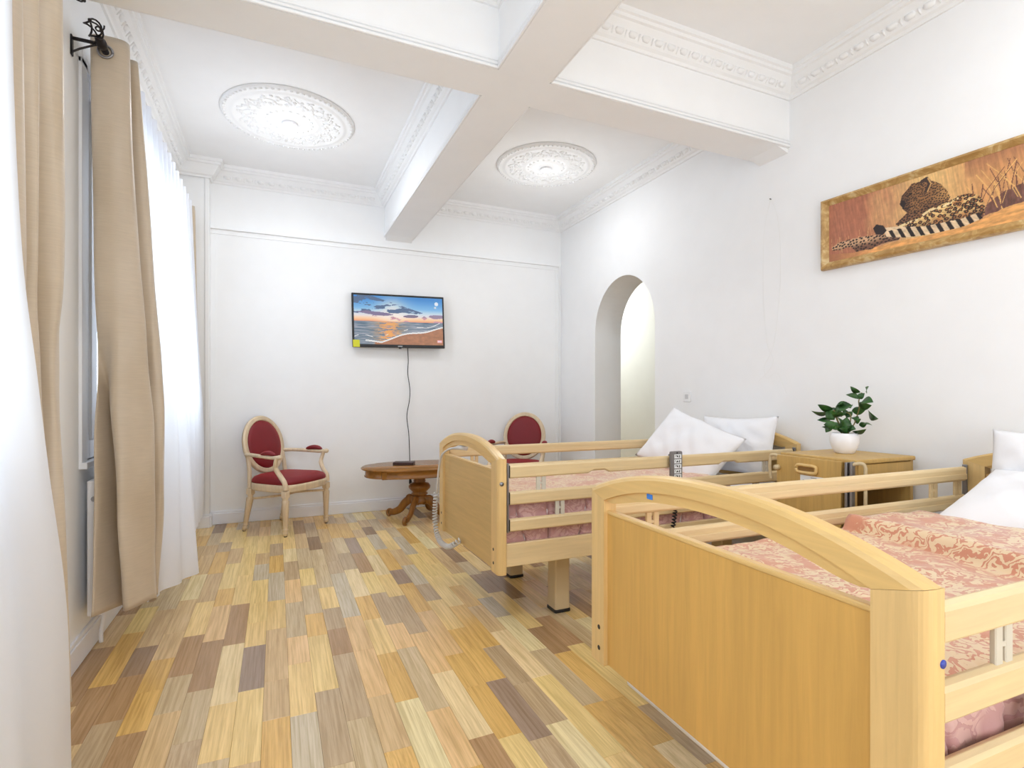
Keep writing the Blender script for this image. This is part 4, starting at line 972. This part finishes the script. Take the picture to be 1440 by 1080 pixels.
th = ((uu-.62)/.13)**2+((vv-.585-.03*cl)/.045)**2 < .55+.9*(cl-.4); sky = np.where(th[..., None], rgb(120, 108, 132), sky)
th = ((uu-.92)/.13)**2+((vv-.60)/.06)**2 < .4+1.4*(cl-.4); sky = np.where(th[..., None], rgb(150, 132, 156), sky)
th = ((uu-.25)/.26)**2+((vv-.64+.12*(uu-.2))/.05)**2 < .5+1.2*(cl-.4); sky = np.where(th[..., None], rgb(128, 116, 148), sky)
sea = mixc(rgb(176, 176, 186), vnoise(uu*10, vv*60, 62)*1.6-.4)(rgb(84, 108, 128)+0*C); sea = mixc(rgb(238, 166, 96), 1.1*np.exp(-((uu-.38)/.13)**2)*(vnoise(uu*16, vv*80, 63) > .45))(sea)
shore = .06+.30*np.clip((uu-.30)/.7, 0, 1)**.75+.02*np.sin(uu*14); sand = rgb(176, 120, 88)*(.86+.2*vnoise(uu*30, vv*30, 64))[..., None]
C = np.where((vv > hz)[..., None], sky, sea); foam = (np.abs(vv-shore) < .014) & (uu > .12); foam |= (np.abs(vv-shore-.10-.02*np.sin(uu*20)) < .006) & (cl > .45) & (vv < hz); C = np.where(((vv < shore) & (uu > .22))[..., None], sand, C); C = np.where(foam[..., None], rgb(236, 234, 232), C)
C = np.where((((uu-.93)/.022)**2+((vv-.88)/.04)**2 < 1)[..., None], rgb(228, 236, 244), C); C = np.where((((uu-.915)/.013)**2+((vv-.80)/.022)**2 < 1)[..., None], rgb(214, 224, 236), C)
C = np.where(((uu > .93) & (uu < .985) & (vv > .05) & (vv < .105))[..., None], rgb(240, 176, 184), C); C = np.where(((uu > .936) & (uu < .979) & (vv > .07) & (vv < .085))[..., None], rgb(250, 224, 226), C)
C = np.clip(C, 0, 1); bz = .018; SW, SHh = tvw-2*bz, tvh-.02-.03
A = np.stack([-SW/2+uu*SW, 0*uu-.0012, -tvh/2+.03+vv*SHh], -1); link('screen', gridmesh('screen', A, NU, NV, C), M['screen'], tv)
b = bmesh.new()
for k in range(7): box(b, -.022+k*.0065, -.018+k*.0065, -.002, .0, -tvh/2+.010, -tvh/2+.018)
obj('maker_badge', b, M['label'], tv); obj('sensor', B(-.015, .012, -.004, .012, -tvh/2-.012, -tvh/2+.002, .003, 2), M['black'], tv)
obj('energy_sticker', B(-tvw/2+.004, -tvw/2+.068, -.0035, -.0012, -tvh/2+.002, -tvh/2+.072, .0008, 1), M['yellow'], tv)
cbl = obj('power_cable', tube(bmesh.new(), catmull([(.085, .03, -.20), (.085, .052, -.27), (.088, .058, -.40), (.080, .060, -.52), (.097, .060, -.68), (.090, .062, -.80), (.060, .062, -.96), (.075, .062, -1.15), (.078, .064, -1.40), (.078, .064, -1.60)], 8), .0042, 8), M['black'], tv, True)
b = bmesh.new(); tube(b, [(.078, .064, -1.585), (.078, .064, -1.61), (.080, .064, -1.645)], [.006, .014, .017], 10); tube(b, [(.072, .064, -1.645), (.071, .064, -1.665)], .003, 6); tube(b, [(.088, .064, -1.645), (.089, .064, -1.665)], .003, 6); obj('plug', b, M['black'], cbl, True)

# ---------------------------------------------------------------- coffee table
ct = empty('coffee_table', (1.235, 4.95, 0), 'honey-brown carved pedestal coffee table under the television', 'table')
def top_outline(a, b_, n=96):
    P = []
    for k in range(n):
        t = 2*PI*k/n; x = a*math.copysign(abs(math.cos(t))**.9, math.cos(t)); y = b_*math.copysign(abs(math.sin(t))**.9, math.sin(t))
        w = abs(abs(math.cos(t))-.74); bump = 1-.035*math.exp(-(w/.05)**2)+.02*math.exp(-((abs(math.cos(t))-.62)/.04)**2); P.append((x*bump, y*bump))
    return P
def slab(bm, prof):   # prof: (inset, z)
    rings = []
    for ins, z in prof: rings.append([(x, y, z) for x, y in top_outline(.535-ins, .335-ins)])
    return loft(bm, rings)
obj('table_top', slab(bmesh.new(), [(.03, .478), (.012, .480), (.0, .486), (-.002, .492), (.002, .498), (.010, .501), (.012, .505)]), M['walnut'], ct, True)
obj('apron', slab(bmesh.new(), [(.042, .414), (.030, .416), (.028, .424), (.036, .430), (.036, .474), (.030, .479)]), M['walnut'], ct, True)
b = bmesh.new()
for sx_ in (-1, 1):
    for sy_ in (-1, 1): box(b, sx_*.36-.03, sx_*.36+.03, sy_*.205-.022, sy_*.205+.022, .412, .479, .004, 1)
obj('apron_block', b, M['walnut'], ct)
obj('pedestal', lathe(bmesh.new(), [(.0, .14), (.075, .14), (.078, .17), (.062, .20), (.050, .212), (.062, .218), (.078, .228), (.074, .240), (.062, .246), (.078, .262), (.100, .285), (.102, .305), (.086, .328), (.058, .336), (.052, .345), (.060, .352), (.052, .362), (.058, .375), (.060, .405), (.062, .418), (0, .418)], n=36, lobes=0), M['walnutz'], ct, True)
for k in range(4):
    a = PI/4+k*PI/2+.12; lg = bmesh.new(); d = Vector((math.cos(a), math.sin(a), 0))
    P = catmull([d*.03+Vector((0, 0, .17)), d*.09+Vector((0, 0, .175)), d*.15+Vector((0, 0, .135)), d*.20+Vector((0, 0, .075)), d*.26+Vector((0, 0, .045)), d*.305+Vector((0, 0, .040))], 5)
    n_ = len(P); tube(lg, P, [.040-.014*(i/(n_-1)) for i in range(n_)], 10, flat=(.62, 1.15))
    Q = [d*(.305+.028*math.cos(t))+Vector((0, 0, .036+.030*math.sin(t))) for t in [-PI/2+q*PI*1.5/12 for q in range(13)]]
    tube(lg, Q, [.016-.006*(q/12) for q in range(13)], 8, flat=(1.3, 1))
    Q = [d*(.10+.03*math.cos(t))+Vector((0, 0, .185+.026*math.sin(t))) for t in [-PI*.4+q*PI*1.4/10 for q in range(11)]]
    tube(lg, Q, [.012]*11, 8, flat=(1.3, 1))
    obj('leg', lg, M['walnutz'], ct, True)
bx = tag(obj('set_top_box', B(-.095, .095, -.055, .055, 0, .028, .005, 2), M['darkwood']), 'small dark flat box lying on the coffee table', 'box'); bx.location = (1.095, 4.98, .505); bx.rotation_euler = (0, 0, math.radians(-24))

# ---------------------------------------------------------------- armchairs
def chair(loc, rz, label):
    e = empty('armchair', loc, label, 'chair', rz, group='red velvet armchairs'); Wm = M['chairw']; bx0 = .255; byk = .235
    lean = .20
    def bp(x, z): return (x, .215+(z-.50)*lean, z)    # point in the back plane
    # oval back
    n = 40; cz, rw, rh = .722, .222, .243; R = []
    for k in range(n+1):
        t = 2*PI*k/n; R.append(Vector(bp(rw*math.cos(t), cz+rh*math.sin(t))))
    b = bmesh.new(); rings = []
    nr = Vector((0, -1, lean)).normalized()
    for k in range(n):
        c = Vector(bp(0, cz)); o = (R[k]-c).normalized(); p = R[k]
        rings.append([p+o*.006-nr*.016, p+o*.010+nr*.004, p-o*.002+nr*.017, p-o*.012+nr*.010, p-o*.022+nr*.018, p-o*.034+nr*.010, p-o*.034-nr*.014])
    rings.append(rings[0]); loft(b, rings, True, False); bmesh.ops.remove_doubles(b, verts=b.verts[:], dist=1e-5); obj('back_frame', b, Wm, e, True)
    for s, nm in ((1, 'back_cushion'), (-1, 'back_lining')):
        rg = []
        for q, hgt in ((.995, -.004), (.97, .012), (.85, .022), (.6, .030), (.3, .034), (.04, .035)):
            rg.append([Vector(bp((rw-.030)*q*math.cos(2*PI*k/n), cz+(rh-.030)*q*math.sin(2*PI*k/n)))+nr*(hgt if s > 0 else -.004-hgt*.35) for k in range(n)])
        b = bmesh.new(); loft(b, rg, True, True); obj(nm, b, M['velvet'], e, True)
    for s in (-1, 1):
        obj('back_post', tube(bmesh.new(), catmull([(s*.205, .215, .36), (s*.207, .215, .45), bp(s*.202, .55), bp(s*.200, .64)], 4), .020, 8, flat=(.9, 1)), Wm, e, True)
    # seat rail and cushion
    def outline(f, k=1.0):
        P = []
        for q in range(48):
            t = 2*PI*q/48; c, s_ = math.cos(t), math.sin(t); x = math.copysign(abs(c)**.42, c); y = math.copysign(abs(s_)**.45, s_)
            w = .285-.045*(y+1)/2; P.append((x*w*f, -.005+y*.235*f-(.03*(1-x*x) if y < -.5 else 0)))
        return P
    b = bmesh.new(); loft(b, [[(x, y, z) for x, y in outline(f)] for f, z in ((.90, .355), (.975, .357), (1.0, .366), (.985, .376), (1.0, .386), (1.0, .408), (.985, .418), (.93, .420))]); obj('seat_rail', b, Wm, e, True)
    b = bmesh.new(); loft(b, [[(x, y, z) for x, y in outline(f)] for f, z in ((.96, .416), (.985, .425), (.975, .445), (.92, .466), (.8, .480), (.55, .490), (.25, .494))]); obj('seat_cushion', b, M['velvet'], e, True)
    # arms
    for s in (-1, 1):
        obj('arm', tube(bmesh.new(), catmull([bp(s*.212, .652), (s*.245, .16, .655), (s*.272, .02, .650), (s*.285, -.10, .645), (s*.290, -.165, .650)], 5), .017, 8, flat=(1.1, .95)), Wm, e, True)
        b = bmesh.new(); ellipsoid(b, (s*.290, -.178, .650), (.021, .022, .021), 12, 8); obj('arm_scroll', b, Wm, e, True)
        b = bmesh.new(); tube(b, catmull([(s*.268, .03, .666), (s*.277, -.03, .680), (s*.284, -.08, .680), (s*.288, -.13, .668)], 4), [.006, .014, .019, .022, .023, .024, .024, .023, .022, .020, .017, .012, .006], 10, flat=(1.15, .85)); obj('arm_pad', b, M['velvet'], e, True)
        obj('arm_support', tube(bmesh.new(), catmull([(s*.288, -.150, .645), (s*.286, -.135, .60), (s*.275, -.13, .55), (s*.262, -.165, .49), (s*.262, -.205, .44), (s*.258, -.215, .38)], 5), [.017]*10+[.020]*16, 8, flat=(1.05, .95)), Wm, e, True)
    # legs: turned, tapered, fluted look through lobed section
    for x, y, sp in ((-.252, -.205, 0), (.252, -.205, 0), (-.215, .195, 1), (.215, .195, 1)):
        b = bmesh.new(); prof = [(.0, 0), (.012, 0), (.013, .012), (.020, .018), (.021, .038), (.015, .046), (.021, .054), (.021, .062), (.015, .068), (.017, .075), (.026, .270), (.027, .290), (.018, .300), (.024, .308), (.024, .316), (.018, .322)]
        n_ = 24; rings = []
        for r, z in prof:
            fl = .10 if .072 < z < .295 else 0; k_ = (.318-z)/.318
            rings.append([(x*(1+.0*k_)+r*(1+fl*math.cos(8*2*PI*q/n_))*math.cos(2*PI*q/n_), y+(sp*.07*k_)+r*(1+fl*math.cos(8*2*PI*q/n_))*math.sin(2*PI*q/n_), z) for q in range(n_)])
        loft(b, rings); box(b, x-.025, x+.025, y-.025, y+.025, .318, .372, .004, 1); lg = obj('leg', b, Wm, e, True)
        obj('glide', tube(bmesh.new(), [(x, y+sp*.07, 0), (x, y+sp*.07, .010)], .013, 10), M['black'], lg)
        for p in lg.data.polygons:
            if p.center.z > .32: p.use_smooth = False
    b = bmesh.new(); tube(b, catmull([(-.245, -.20, .30), (-.08, -.02, .30), (.08, -.02, .30), (.245, -.20, .30)], 6), .010, 6); obj('stretcher', b, Wm, e, True)
    b = bmesh.new(); tube(b, catmull([(-.215, .20, .28), (-.09, .0, .298), (.09, .0, .298), (.215, .20, .28)], 6), .010, 6); obj('stretcher', b, Wm, e, True)
    return e
chair((.088, 5.045, 0), math.radians(47), 'red velvet armchair standing alone between the curtains and the coffee table')
chair((2.28, 4.98, 0), math.radians(-38), 'red velvet armchair half hidden behind the farther bed')
